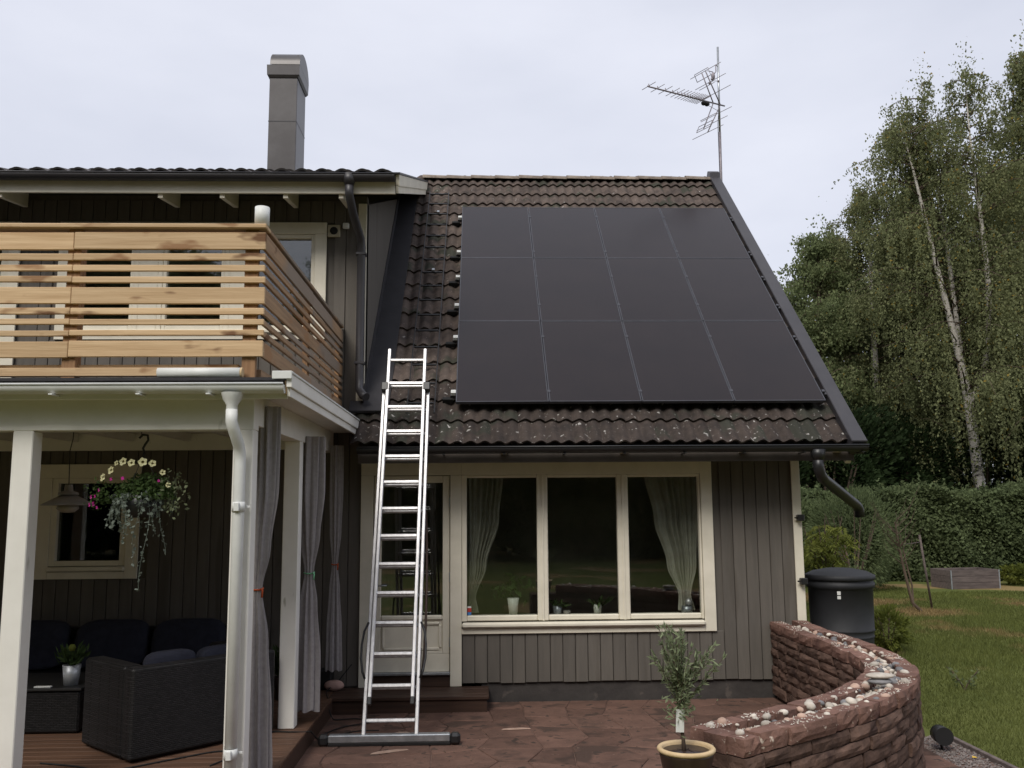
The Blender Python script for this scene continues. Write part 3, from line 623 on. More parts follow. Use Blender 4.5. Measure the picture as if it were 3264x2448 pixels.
# ================================================================== ANTENNA
an = thing('tv_antenna', 'tall roof mast with finned television antenna above the ridge', 'antenna', (4.13, 4.8, 6.4))
B().tube([(4.13, 4.80, 6.2), (4.13, 4.80, 7.55), (4.14, 4.8, 8.42)], .024, 10).build('mast', 'antm', an)
ms = B().tube([(4.14, 4.80, 8.40), (4.165, 4.8, 9.98)], .019, 10).build('upper_mast', 'galv', an)
E0 = Vector((4.22, 4.72, 8.86)); bd_ = Vector((-.86, -.51, -.05)).normalized(); el = Vector((.51, -.86, 0)); up = Vector((0, 0, 1)); Lb = 1.75
boom = B().tube([E0, E0+bd_*Lb], .013, 8).build('boom', 'antm', an)
ts = [.50, .54, .58, .62, .66, .70, .75, .80, .86, .93, 1.0, 1.09, 1.20, 1.36, 1.53, 1.72]
for i, t_ in enumerate(ts):
    p = E0+bd_*t_+up*.012; L_ = .18-.001*i
    b = B(); b.tube([p-el*L_, p+el*L_], .0055, 6); b.tube([p-up*.02, p+up*.035], .008, 6); b.build('director', 'antm', an)
for t_, s_ in ((.50, .045), (.42, .048)):
    b = B(); b.blob(E0+bd_*t_-up*.045, (s_, s_, .04)); b.build('junction_box', 'blackmatte', an)
for sg in (1, -1):                                  # two reflector wings
    root = E0+bd_*.10; arm = (bd_*.33+up*sg*.55)
    b = B(); b.tube([root, root+arm], .010, 6)
    for k in (.35, .68, 1.0): q = root+arm*k; b.tube([q-el*.36, q+el*.36], .0055, 6)
    b.build('reflector', 'antm', an)
    root = E0+bd_*.27; arm = (bd_*.25+up*sg*.50); b = B(); b.tube([root, root+arm], .010, 6)
    q = root+arm; u_ = arm.normalized()*.11; b.tube([q-el*.16-u_, q-el*.16+u_*.2, q+el*.16+u_*.2, q+el*.16-u_, q-el*.16-u_], .006, 6)
    q = root+arm*.55; b.tube([q-el*.18, q+el*.18], .0055, 6); b.build('dipole', 'antm', an)
b = B(); b.tube([(4.155, 4.8, 9.62), (4.10, 4.74, 9.62), (4.10, 4.74, 9.50), (4.06, 4.70, 9.44)], .009, 6); b.blob((4.03, 4.68, 9.38), (.035, .035, .075)); b.tube([(4.03, 4.68, 9.46), (3.93, 4.66, 9.47)], .007, 6)
for a in (0, 2.1, 4.2): p = Vector((4.03+.09*math.cos(a), 4.68+.09*math.sin(a), 9.29)); b.tube([(4.03, 4.68, 9.30), p], .005, 5); b.blob(p, (.022, .022, .022))
b.build('wind_gauge', 'antm', an)
b = B(); b.tube([E0+bd_*.42-up*.06, E0+bd_*.15-up*.12, Vector((4.10, 4.76, 8.55)), Vector((4.10, 4.77, 7.6))], .004, 5); b.build('cable', 'blackmatte', an)

# ================================================================== PORCH
DZ = .167
deck = thing('deck', 'brown timber deck under the porch roof', 'deck', (-4, -2, 0))
boxo('fascia_board', 'step', deck, -1.53, -1.492, -4.4, -.505, -.04, DZ-.001, .003); boxo('joist_frame', 'step', deck, -11.0, -1.535, -4.35, .0, -.04, DZ-.04, 0)
y = -4.4
while y < -.03:
    boxo('board', 'deck', deck, -11.0, -1.49 if y < -.62 else -1.535, y, min(y+.119, -.005), DZ-.028, DZ+random.uniform(-.001, .001), .004); y += .125
stp = thing('wooden_step', 'low dark brown wooden step in front of the door', 'step', (-.7, -.25, 0))
boxo('riser', 'step', stp, -1.53, .055, -.495, -.465, -.03, .125, .003); boxo('side_board', 'step', stp, .03, .055, -.464, -.002, -.03, .125, .003); boxo('side_board', 'step', stp, -1.53, -1.505, -.464, -.002, -.03, .125, .003)
for k in range(4): boxo('tread_board', 'step', stp, -1.534, .075, -.515+k*.129, -.515+k*.129+.124, .126, .163+random.uniform(-.001, .001), .005)

porch = thing('porch', 'white timber porch with flat roof carrying the balcony', 'porch', (-3, -2, 0))
boxo('ceiling', 'pwhite', porch, -11.0, -1.42, -3.62, -.002, 2.862, 2.885, 0)
boxo('roof_sheet', 'flash', porch, -11.0, -1.335, -3.72, -.002, 2.925, 2.945, 0); boxo('roof_deck', 'soffit', porch, -11.0, -1.36, -3.65, -.002, 2.886, 2.924, 0)
boxo('front_beam', 'pwhite', porch, -11.0, -1.60, -3.52, -3.38, 2.60, 2.861, .004); boxo('side_beam', 'pwhite', porch, -1.745, -1.605, -3.379, -.03, 2.64, 2.861, .004)
boxo('wall_board', 'pwhite', porch, -11.0, -1.75, -.04, -.003, 2.68, 2.861, .003)
for x in np.arange(-6.8, -1.8, .6): boxo('ceiling_joist', 'pwhite', porch, x, x+.06, -3.375, -.045, 2.775, 2.86, .003)
post = []
for x0, x1, y0, y1 in ((-3.268, -3.128, -3.52, -3.38), (-1.742, -1.602, -3.52, -3.38), (-1.752, -1.612, -1.80, -1.66), (-5.9, -5.76, -3.52, -3.38)):
    boxo('post', 'pwhite', porch, x0, x1, y0, y1, DZ+.002, 2.60 if y0 < -3 else 2.64, .006)
pg = gutter('gutter', 'plastwhite', -11.0, -1.345, -3.735, 2.888, .058, porch)
for x in (-2.32, -1.85, -2.9): boxo('gutter_bracket', 'plastwhite', pg, x-.014, x+.014, -3.796, -3.67, 2.818, 2.828, .002)
boxo('fascia', 'pwhite', porch, -11.0, -1.34, -3.675, -3.652, 2.80, 2.885, .002)
b = B(); b.lathe([(.075, 2.835), (.062, 2.79), (.038, 2.75), (.038, 2.70)], (-1.70, -3.735), 18)
b.tube([(-1.70, -3.735, 2.72), (-1.70, -3.735, 2.64), (-1.69, -3.715, 2.59), (-1.675, -3.63, 2.49), (-1.672, -3.592, 2.43), (-1.672, -3.588, 2.36), (-1.672, -3.588, -.02)], .04, 16)
pd = b.build('downpipe', 'plastwhite', porch)
for z in (2.06, .43):
    b = B(); b.lathe([(.0435, z-.035), (.0445, z-.035), (.0445, z+.035), (.0435, z+.035)], (-1.672, -3.588), 16); b.box(-1.69, -1.655, -3.65, -3.625, z-.03, z+.03, .004); b.box(-1.63, -1.60, -3.565, -3.555, z-.008, z+.008, .002); b.build('pipe_clip', 'plastwhite', pd)
# stepped side trim with metal cap
b = B(); b.box(-1.335, -1.315, -3.70, -.32, 2.812, 2.872, .003); b.build('side_trim', 'pwhite', porch)
b = B(); b.box(-1.335, -1.298, -3.73, -.22, 2.874, 2.965, .003); b.build('side_trim', 'pwhite', porch)
b = B(); b.box(-1.41, -1.29, -3.745, -.22, 2.966, 2.982, .003); b.build('trim_cap', 'plastwhite', porch)
boxo('trim_end', 'plastwhite', porch, -1.43, -1.295, -3.755, -3.735, 2.93, 2.985, .003); boxo('trim_end', 'woodx', porch, -1.352, -1.336, -3.70, -3.60, 2.83, 2.925, .002)

# ================================================================== BALCONY RAILING
rail = thing('balcony_railing', 'new pine balcony railing of wide and narrow horizontal slats', 'railing', (-1.6, -3.6, 3))
YF = -3.64
sl = [(3.865, 3.990), (3.789, 3.838), (3.709, 3.754), (3.629, 3.674), (3.478, 3.597), (3.399, 3.446), (3.324, 3.365), (3.248, 3.288), (3.098, 3.212)]
for i, (z0, z1) in enumerate(sl):
    for x0, x1 in ((-11.0, -2.862), (-2.859, -1.52+random.uniform(-.004, .003))):
        dz = random.uniform(-.004, .004); o = boxo('slat', 'woodx', rail, x0, x1, YF-.024, YF, z0+dz, z1+dz, .004); o.rotation_euler = (random.uniform(-.02, .02), random.uniform(-.0012, .0012), 0)
    for y0, y1 in ((YF+.001, -1.842), (-1.838, -.03)):
        dz = random.uniform(-.004, .004); o = boxo('slat', 'woody', rail, -1.544, -1.52, y0, y1, z0+dz, z1+dz, .004); o.rotation_euler = (random.uniform(-.0012, .0012), random.uniform(-.02, .02), 0)
boxo('handrail', 'woodx', rail, -11.0, -1.515, YF-.045, YF+.10, 4.02, 4.052, .005); boxo('handrail', 'woody', rail, -1.66, -1.515, YF+.101, -.03, 4.02, 4.052, .005)
boxo('bottom_rail', 'woodx', rail, -11.0, -1.70, YF-.005, YF+.04, 2.966, 3.026, .004); boxo('bottom_rail', 'woodx', rail, -11.0, -1.70, YF+.045, YF+.10, 3.03, 3.055, .004); boxo('bottom_rail', 'woody', rail, -1.60, -1.555, YF+.10, -.05, 2.966, 3.026, .004)
for x in (-1.66, -2.90, -4.3, -5.7): boxo('rail_post', 'woodz', rail, x-.01, x+.085, YF+.001, YF+.047, 2.95, 4.019, .004)
for y in (-1.87, -.10): boxo('rail_post', 'woodz', rail, -1.592, -1.545, y-.045, y+.05, 2.95, 4.019, .004)
for x in (-2.90, -4.3, -5.7): boxo('rail_post', 'woodz', rail, x-.01, x+.085, YF+.048, YF+.095, 2.95, 4.018, .004)
b = B(); b.lathe([(0, 4.053), (.052, 4.053), (.052, 4.19), (.046, 4.192), (.046, 4.185), (0, 4.185)], (-1.562, YF+.02), 24); tag(b.build('white_pipe', 'plastwhite'), 'short white plastic pipe standing upright on the railing corner', 'pipe')
b = B(); b.tube([(-2.225, -3.69, 2.982), (-1.66, -3.69, 2.982)], .035, 16); wr = b.build('white_roll', 'plastwhite'); tag(wr, 'long white tube lying flat on the porch roof below the railing', 'tube')
b = B(); b.tube([(-1.659, -3.69, 2.982), (-1.645, -3.69, 2.982)], .0352, 16); b.build('end_cap', 'terra', wr)
# folding chair on the balcony, glimpsed between the slats
fc = thing('garden_chair', 'black metal folding chair behind the railing at the far left', 'chair', (-4.6, -2.5, 2.95))
for x in (-4.82, -4.40):
    B().tube([(x, -2.75, 2.95), (x, -2.25, 3.40), (x, -2.12, 3.85)], .012, 6).build('frame', 'black', fc); B().tube([(x, -2.25, 2.95), (x, -2.72, 3.40)], .012, 6).build('leg', 'black', fc)
boxo('seat', 'black', fc, -4.81, -4.41, -2.74, -2.28, 3.39, 3.41, .005)
for z in (3.55, 3.65, 3.75): boxo('back_slat', 'black', fc, -4.81, -4.41, -2.215+(z-3.55)*.28, -2.20+(z-3.55)*.28, z, z+.05, .003)

# ================================================================== PORCH CURTAINS
def curtain(label, cx, cy, prof, n, cord, tz, seed, sy=.55):
    random.seed(seed); b = B(); K = 120; zs = []
    for i in range(len(prof)-1):
        for k in range(6): zs.append((prof[i], prof[i+1], k/6))
    vs = []; rowsn = 0; ph = [random.uniform(0, 6) for _ in range(4)]
    for a, c, t in zs+[(prof[-2], prof[-1], 1.0)]:
        tt = t*t*(3-2*t); z = a[0]+(c[0]-a[0])*t; wd = a[1]+(c[1]-a[1])*tt; ox = a[2]+(c[2]-a[2])*tt; rowsn += 1
        for k in range(K):
            th = 2*PI*k/K; fold = 1+.20*math.sin(n*th+ph[0]+.5*math.sin(z*2+ph[1]))+.10*math.sin((n+5)*th+ph[2]+z*.8)+.05*math.sin(3*th+z*3)
            hem = .012*math.sin(5*th) if z < .5 else 0
            vs.append((cx+ox+math.cos(th)*wd/2*fold, cy+math.sin(th)*wd/2*fold*sy, z+hem))
    b.add(vs, [(i*K+k, i*K+(k+1) % K, (i+1)*K+(k+1) % K, (i+1)*K+k) for i in range(rowsn-1) for k in range(K)], True)
    o = tag(b.build('curtain', 'fabric'), label, 'curtain', 'grey curtains tied back along the porch side')
    j = min(range(len(prof)), key=lambda q: abs(prof[q][0]-tz)); wd = prof[j][1]; ox = prof[j][2]
    b = B(); b.tube([(cx+ox+math.cos(t)*(wd*.58+.004), cy+math.sin(t)*(wd*.58+.004)*sy*1.1, tz+.008*math.sin(t)) for t in np.linspace(0, 2*PI, 25)], .006, 6)
    b.tube([(cx+ox+wd*.5, cy-.03, tz), (cx+ox+wd*.75, cy-.05, tz-.01), (cx+ox+wd*.7, cy-.05, tz-.06)], .007, 6); b.build('tie_cord', cord, o)
curtain('grey curtain with orange tie right behind the white downpipe post', -1.585, -3.16, [(2.80, .16, .0), (2.2, .155, -.0), (1.75, .12, -.025), (1.47, .065, -.045), (1.1, .13, -.03), (.6, .165, -.02), (.20, .17, -.01)], 9, 'orange', 1.47, 3)
curtain('grey curtain with pale green tie beside the middle porch post', -1.555, -1.55, [(2.70, .21, .0), (2.2, .215, .0), (1.8, .16, .0), (1.47, .07, .0), (1.2, .13, .0), (.7, .18, .005), (.27, .185, .005)], 8, 'green', 1.47, 5)
curtain('grey curtain with orange tie nearest the house wall', -1.52, -.32, [(2.70, .12, .0), (2.2, .12, .0), (1.8, .10, .0), (1.47, .05, .0), (1.2, .09, .0), (.8, .125, .0), (.40, .14, .0)], 7, 'orange', 1.47, 8)
random.seed(21)

# ================================================================== LADDER
la = thing('ladder', 'aluminium extension ladder leaning on the roof edge in front of the door', 'ladder', (-.8, -1.7, 0))
LD = Vector((.006, .349, .937)).normalized(); LN = Vector((0, -.937, .349)).normalized(); L0 = Vector((-.80, -1.70, .055))
LT = Matrix(((1, LD.x, LN.x, L0.x), (0, LD.y, LN.y, L0.y), (0, LD.z, LN.z, L0.z), (0, 0, 0, 1)))
def lbox(name, m, x0, x1, t0, t1, n0, n1, c=.003, par=None):
    b = B(); b.box(x0, x1, t0, t1, n0, n1, c, T=LT); return b.build(name, m, par or la)
for sx in (-1, 1):
    x = sx*.230; lbox('lower_stile', 'alu', x-.016, x+.016, 0, 3.46, -.03, .03, .005)
    x = sx*.188; lbox('upper_stile', 'alu', x-.016, x+.016, .33, 3.88, .036, .092, .005); lbox('end_cap', 'black', x-.017, x+.017, .27, .335, .034, .094, .004)
    lbox('guide_clip', 'black', sx*.216-.034, sx*.216+.034, 3.385, 3.475, .0, .098, .006)
for k in range(13):
    t_ = .15+k*.2765
    lbox('lower_rung', 'alu', -.217, .217, t_-.016, t_+.016, -.018, .014, .006)
    if k >= 1: lbox('upper_rung', 'alu', -.179, .179, t_+.006-.017, t_+.006+.017, .048, .078, .006)
lbox('upper_rung', 'alu', -.179, .179, .15+13*.2765-.008, .15+13*.2765+.02, .048, .078, .006)
st = boxo('stabiliser_bar', 'galv', la, -1.33, -.275, -1.745, -1.665, .03, .095, .008)
for x0, x1 in ((-1.42, -1.325), (-.28, -.185)):
    b = B(); b.box(x0, x1, -1.752, -1.658, .0, .10, .025); b.build('foot_cap', 'black', st)
boxo('rubber_strip', 'black', st, -1.33, -.275, -1.74, -1.67, .002, .029, .004)
for sx in (-1, 1):
    x = sx*.255; pts = [LT @ Vector((sx*.24+sx*q, t_, .03)) for q, t_ in ((0, 1.0), (.035, .92), (.05, .80), (.05, .68), (.03, .56), (.005, .50))]
    b = B(); b.tube(pts, .011, 6); b.build('strap', 'black', la)
pts = [LT @ Vector((q, t_, -.05)) for q, t_ in ((.245, 2.1), (.262, 1.8), (.275, 1.4), (.278, 1.0), (.272, .72), (.262, .58), (.245, .53), (.235, .6), (.238, .78))]
B().tube(pts, .012, 6).build('rope', 'step', la)

# ================================================================== CURVED STONE WALL
cl = [(3.30, -.03), (3.29, -.8), (3.315, -1.5), (3.30, -2.05), (3.22, -2.6), (3.06, -3.05), (2.78, -3.5), (2.38, -3.95), (1.95, -4.30), (1.6, -4.55), (1.29, -4.78)]
def catmull(P, n=20):
    P = [np.array(p, float) for p in P]; P = [2*P[0]-P[1]]+P+[2*P[-1]-P[-2]]; o = []
    for i in range(1, len(P)-2):
        for k in range(n):
            t = k/n; o.append(.5*((2*P[i])+(-P[i-1]+P[i+1])*t+(2*P[i-1]-5*P[i]+4*P[i+1]-P[i+2])*t*t+(-P[i-1]+3*P[i]-3*P[i+1]+P[i+2])*t**3))
    return np.array(o+[P[-2]])
CP = catmull(cl); CS = np.r_[0, np.cumsum(np.linalg.norm(np.diff(CP, axis=0), axis=1))]; CLEN = CS[-1]
def path(s, o):                                    # o > 0 towards the outer (right / front) side
    s = min(max(s, 0), CLEN); p = np.array([np.interp(s, CS, CP[:, 0]), np.interp(s, CS, CP[:, 1])]); e = .03
    a = np.array([np.interp(min(s+e, CLEN), CS, CP[:, k]) for k in (0, 1)])-np.array([np.interp(max(s-e, 0), CS, CP[:, k]) for k in (0, 1)]); a /= np.linalg.norm(a)
    return p+np.array((-a[1], a[0]))*o
swall = thing('stone_wall', 'low curved wall of red sandstone blocks round the patio', 'wall', (2.9, -3, 0))
HT = .195; courses = [-.06, .045, .15, .25, .345, .44, .53, .615, .70, .80]
bc = B(); ns = 60                                   # mortar and rubble core
for k in range(ns):
    s0, s1 = .02+(CLEN-.06)*k/ns, .02+(CLEN-.06)*(k+1)/ns
    for o0, o1, z0, z1 in ((-.15, .15, -.06, .745),):
        a, c, d, e = path(s0, o0), path(s0, o1), path(s1, o1), path(s1, o0)
        bc.add([(*p, z) for z in (z0, z1) for p in (a, c, d, e)], [(4, 7, 6, 5), (0, 3, 7, 4), (1, 5, 6, 2), (2, 6, 7, 3), (0, 4, 5, 1)])
bc.build('core', 'joint', swall, fix=True)
def stone(s0, s1, z0, z1, side, dep, m, cap=False):
    nx_, nz_ = (4, 3); g_ = .0065; s0 += g_; s1 -= g_; z0 += g_*.6; z1 -= (0 if cap else g_*.6)
    out = HT+random.uniform(-.012, .010); inn = HT-dep; skew = random.uniform(-.012, .012); dzr = random.uniform(-.006, .006) if cap else 0
    grid = {}; vs = []
    jx = [[random.uniform(-.006, .006) for _ in range(nz_+1)] for _ in range(nx_+1)]
    for layer, o in (('f', out), ('b', inn)):
        for i in range(nx_+1):
            for j in range(nz_+1):
                u, v = i/nx_, j/nz_; edge = (i in (0, nx_)) or (j in (0, nz_)); corner = (i in (0, nx_)) and (j in (0, nz_))
                s = s0+(s1-s0)*u+(skew*(v-.5) if 0 < s0 and s1 < CLEN-.02 else 0); z = z0+(z1-z0)*v+(dzr*v)
                oo = o+((-.013 if corner else -.007 if edge else .002)+jx[i][j] if layer == 'f' else 0)
                if layer == 'f' and edge: z += random.uniform(-.003, .003); s += random.uniform(-.003, .003)
                p = path(s, oo*side); grid[(layer, i, j)] = len(vs); vs.append((p[0], p[1], z))
    c = np.mean(vs, axis=0); fs = []
    for i in range(nx_):
        for j in range(nz_):
            for l_ in 'fb': fs.append([grid[(l_, i, j)], grid[(l_, i+1, j)], grid[(l_, i+1, j+1)], grid[(l_, i, j+1)]])
    for i in range(nx_):
        for j in (0, nz_): fs.append([grid[('f', i, j)], grid[('f', i+1, j)], grid[('b', i+1, j)], grid[('b', i, j)]])
    for j in range(nz_):
        for i in (0, nx_): fs.append([grid[('f', i, j)], grid[('f', i, j+1)], grid[('b', i, j+1)], grid[('b', i, j)]])
    V = [Vector(np.array(p)-c) for p in vs]; ff = []
    for f in fs:
        n_ = (V[f[1]]-V[f[0]]).cross(V[f[2]]-V[f[0]]); mm = sum((V[i] for i in f), Vector())/4
        ff.append(tuple(f) if n_.dot(mm) > 0 else tuple(reversed(f)))
    link('cap_stone' if cap else 'stone', B().add(V, ff).mesh('stone'), m, swall, loc=c)
for side in (1, -1):
    for ci in range(len(courses)-1):
        cap = ci == len(courses)-2; s = 0.0
        if side == -1 and ci < 1: continue
        while s < CLEN-.05:
            L_ = random.uniform(.18, .46) if not cap else random.uniform(.24, .5)
            e = s+L_
            if e > CLEN-.14: e = CLEN
            stone(s, e, courses[ci], courses[ci+1], side, .125 if not cap else random.uniform(.12, .155), 'cap' if cap else 'stone', cap); s = e
# end face of the wall
for ci in range(len(courses)-1):
    for a0, a1 in ((-.075, .075),):
        p = path(CLEN, a0); q = path(CLEN, a1); d = (CP[-1]-CP[-3]); d /= np.linalg.norm(d); V = []
        for z in (courses[ci]+.003, courses[ci+1]-.003):
            for w_, o in ((p, -.12), (q, -.12), (q, random.uniform(-.01, .015)), (p, random.uniform(-.01, .015))): V.append((*(w_+d*o), z))
        B().add(V, [(0, 3, 2, 1), (4, 5, 6, 7), (0, 1, 5, 4), (1, 2, 6, 5), (2, 3, 7, 6), (3, 0, 4, 7)]).build('cap_stone' if ci == len(courses)-2 else 'stone', 'cap' if ci == len(courses)-2 else 'stone', swall)
# rubble grit in the groove
bb = B()
for k in range(5200):
    s = random.uniform(.1, CLEN-.12); p = path(s, random.gauss(0, .05)); z = .745 if abs(random.random()) < .5 else .75
    q = random.uniform(.004, .011); bb.add([(p[0]+a*q, p[1]+c*q, .748+random.uniform(0, .012)+e*q) for a, c, e in ((1, .2, 0), (-1, .1, 0), (0, 1, .2), (.1, -1, 0), (0, 0, .9))], [(0, 2, 4), (2, 1, 4), (1, 3, 4), (3, 0, 4)])
for k in range(1700):                               # crumbs on the cap stones
    s = random.uniform(.1, CLEN-.04); o = random.choice((-1, 1))*random.uniform(.06, .18)
    if math.sin(s*5.3+o*9)+math.sin(s*11.7) < .15: continue
    p = path(s, o); q = random.uniform(.003, .008); bb.add([(p[0]+a*q, p[1]+c*q, .802+e*q) for a, c, e in ((1, .2, 0), (-1, .1, 0), (0, 1, .2), (.1, -1, 0), (0, 0, .8))], [(0, 2, 4), (2, 1, 4), (1, 3, 4), (3, 0, 4)])
o = bb.build('stone_crumbs', 'pebA', swall); o['kind'] = 'stuff'
# pebbles lying along the top
pm = []
for k in range(5):
    random.seed(100+k); b = B(); b.blob((0, 0, 0), (1, .78, .62), n=9, m_=6, jit=.06); pm.append(b.mesh('pebble'))
random.seed(33); pcount = 0; taken = []
for k in range(2200):
    s = random.uniform(.22, CLEN-.10); dens = .35 if s < 1.6 else 1.0
    if random.random() > dens: continue
    r_ = random.choice((.014, .018, .022, .026, .03, .034, .04)); o_ = random.gauss(0, .028 if s < 2 else .05); p = path(s, o_)
    if any((p[0]-a)**2+(p[1]-c)**2 < ((r_+d)*.86)**2 for a, c, d in taken): continue
    taken.append((p[0], p[1], r_)); ci = random.choices((0, 1, 2), (.62, .2, .18))[0]
    o = bpy.data.objects.new('pebble', pm[k % 5].copy() if False else pm[k % 5]); COL.objects.link(o)
    o.location = (p[0], p[1], .752+r_*.5+(.03 if abs(o_) > .055 else 0)); o.scale = (r_, r_, r_); o.rotation_euler = (random.uniform(-.3, .3), random.uniform(-.3, .3), random.uniform(0, 6))
    if not o.data.materials: o.data.materials.append(M['pebA'])
    o.material_slots[0].link = 'OBJECT'; o.material_slots[0].material = M[('pebA', 'pebB', 'pebC')[ci]]
    tag(o, '%s %s pebble on top of the curved wall, %s' % ('tiny' if r_ < .02 else 'medium' if r_ < .032 else 'large', ('pale', 'pinkish', 'grey')[ci], 'between house and bend' if s < 2.3 else 'at the bend' if s < 3.9 else 'between bend and near end'), 'pebble', 'pebbles on the curved wall'); pcount += 1
    if pcount >= 270: break
p = path(3.62, .01)
for zz, r3, m_, lb in ((.825, (.085, .065, .022), 'pebC', 'flat dark grey stone under the paler flat stone on the curved wall'), (.862, (.10, .06, .02), 'pebA', 'large flat grey stone stacked highest on the curved wall')):
    b = B(); b.blob((p[0], p[1], zz), r3, T=Matrix.Rotation(random.uniform(-.2, .2), 3, 'Z'), n=14, m_=8, jit=.02); tag(b.build('flat_stone', m_), lb, 'stone')
# garden spotlight behind the wall
sp = thing('garden_spotlight', 'small black round garden lamp on the gravel behind the wall', 'lamp', (3.9, -2.1, 0))
B().tube([(3.90, -2.02, .10), (3.88, -2.16, .105)], [.072, .075], 18, True).build('housing', 'black', sp); B().tube([(3.89, -2.08, -.03), (3.89, -2.08, .05)], .012, 8).build('spike', 'black', sp)
b = B(); b.add([(4.00, -2.36, -.012), (4.03, -2.38, -.008), (4.045, -2.345, -.012), (4.015, -2.33, -.004)], [(0, 1, 2, 3)]); tag(b.build('fallen_leaf', 'ytiny'), 'small yellow leaf fallen on the gravel', 'leaf')

# ================================================================== WATER BUTT
wb = thing('water_butt', 'tall black plastic water butt with domed lid beside the house corner', 'barrel', (4.11, .5, 0))
b = B(); b.lathe([(.30, -.06), (.31, .0), (.335, .55), (.338, .56), (.345, .57), (.338, .58), (.34, .62), (.345, .63), (.352, .64), (.345, .65), (.352, 1.10), (.372, 1.11), (.376, 1.16), (.362, 1.17), (.362, 1.20)], (4.11, .5), 40); b.build('body', 'barrel', wb)
b = B(); b.lathe([(.375, 1.195), (.385, 1.20), (.385, 1.245), (.36, 1.255), (.30, 1.285), (.15, 1.315), (0, 1.32)], (4.11, .5), 40); b.build('lid', 'barrel', wb)
for z0, z1 in ((1.045, 1.085), (1.0, 1.035)):
    v = [(4.11+.3525*math.cos(a)*1.004, .5+.3525*math.sin(a)*1.004, z) for z in (z0, z1) for a in (rad(-117), rad(-114), rad(-111))]
    B().add(v, [(0, 1, 4, 3), (1, 2, 5, 4)]).build('sticker', 'plastwhite', wb)

# ================================================================== PORCH CONTENTS
def xf(o, ang): return Matrix.Translation(o) @ Matrix.Rotation(ang, 4, 'Z')
so_ = thing('wicker_sofa', 'dark wicker sofa standing at an angle on the deck behind the porch posts', 'sofa', (-2.6, -2.8, DZ))
T = xf((-2.62, -2.83, DZ), math.atan2(.545, .53))       # u = along the back, v = to the left
def sb(n, m, *a, c=.02): B().box(*a, c, T=T).build(n, m, so_)
sb('backrest', 'wicker', 0, 1.25, 0, .14, .02, .69); sb('armrest', 'wicker', 0, .16, .142, .84, .02, .69); sb('armrest', 'wicker', 1.09, 1.25, .142, .84, .02, .69); sb('seat_base', 'wicker', .162, 1.088, .142, .83, .02, .30)
for a0, a1, b0, b1, z0, z1, ti, lb in ((.17, .62, .20, .75, .302, .44, 0, 'dark blue grey seat cushion on the near end of the wicker sofa'), (.63, 1.08, .20, .75, .302, .44, 0, 'dark blue grey seat cushion on the far end of the wicker sofa'),
                              (.20, .62, .145, .30, .45, .76, .12, 'dark blue grey back cushion peeking over the near end of the wicker sofa'), (.65, 1.07, .145, .30, .45, .75, .12, 'dark blue grey back cushion peeking over the far end of the wicker sofa')):
    b = B(); cx, cy, cz = (a0+a1)/2, (b0+b1)/2, (z0+z1)/2; b.blob((0, 0, 0), (1, 1, 1), n=20, m_=12)
    v = []
    for p in b.v:
        q = [math.copysign(abs(t)**.45, t) for t in p]; v.append(T @ Vector((cx+q[0]*(a1-a0)/2, cy+q[1]*(b1-b0)/2, cz+q[2]*(z1-z0)/2)))
    b.v = v; tag(b.build('cushion', 'cush'), lb, 'cushion', 'dark cushions on the porch sofas')
s2 = thing('wicker_sofa', 'dark wicker sofa along the back wall of the porch under the window', 'sofa', (-4, -.5, DZ))
for a in ((-6.0, -2.3, -.20, -.06, DZ+.02, .84), (-6.0, -2.3, -.85, -.205, DZ+.02, .46), (-2.45, -2.3, -.85, -.205, .465, .72)): boxo(('backrest', 'seat_base', 'armrest')[0 if a[5] > .8 else 1 if a[5] < .5 else 2], 'wicker', s2, *a, .02)
for i, x in enumerate((-4.55, -3.75, -2.98)):
    b = B(); b.blob((0, 0, 0), (1, 1, 1), n=16, m_=10); b.v = [(x+math.copysign(abs(p[0])**.5, p[0])*.37, -.36+math.copysign(abs(p[1])**.6, p[1])*.10+.10*p[2], .70+math.copysign(abs(p[2])**.5, p[2])*.23) for p in b.v]
    tag(b.build('cushion', 'cush'), ('dark back cushion on the rear sofa below the porch window', 'dark back cushion on the rear sofa behind the zinc pot', 'dark back cushion on the rear sofa, nearest the curtains')[i], 'cushion', 'dark cushions on the porch sofas')
tb = thing('wicker_table', 'low black wicker table left of the sofa on the deck', 'table', (-3.8, -1.5, DZ))
boxo('base', 'wicker', tb, -4.5, -3.42, -1.84, -1.1, DZ+.01, .52, .015); boxo('table_top', 'black', tb, -4.52, -3.40, -1.86, -1.08, .522, .545, .006)
def potplant(name, label, x, y, z, r, h, m, lm, n, spread, hh, seed, ls=.09, asp=.25, cat='plant'):
    t = thing(name, label, cat, (x, y, z)); b = B(); b.lathe([(0, z), (r*.78, z), (r, z+h), (r*.9, z+h), (r*.88, z+h*.9), (0, z+h*.9)], (x, y), 22); b.build('pot', m, t)
    q = np.random.default_rng(seed); pos = []; ax = []
    for i in range(n):
        th = q.uniform(0, 2*PI); L_ = q.uniform(.4, 1); d = np.array((math.cos(th)*spread*L_, math.sin(th)*spread*L_, hh*q.uniform(.4, 1)))
        for k in (.35, .6, .85): pos.append((x, y, z+h*.9)+d*k+np.array((0, 0, -.3*hh*k*k*L_))); ax.append(d)
    link('leaves', leaves_mesh('leaves', np.array(pos), ls, asp, np.array(ax), .06, seed), lm, t); return t
potplant('potted_plant', 'zinc bucket with grassy plant on the wicker table', -3.56, -1.70, .546, .075, .17, 'zinc', 'lpot', 45, .16, .24, 4)
b = B(); b.lathe([(0, .84), (.022, .845), (.03, .87), (.02, .895), (0, .90)], (-3.53, -1.78), 14); tag(b.build('yellow_ornament', 'lyellow'), 'small round yellow ornament among the plant leaves on the wicker table', 'ornament')
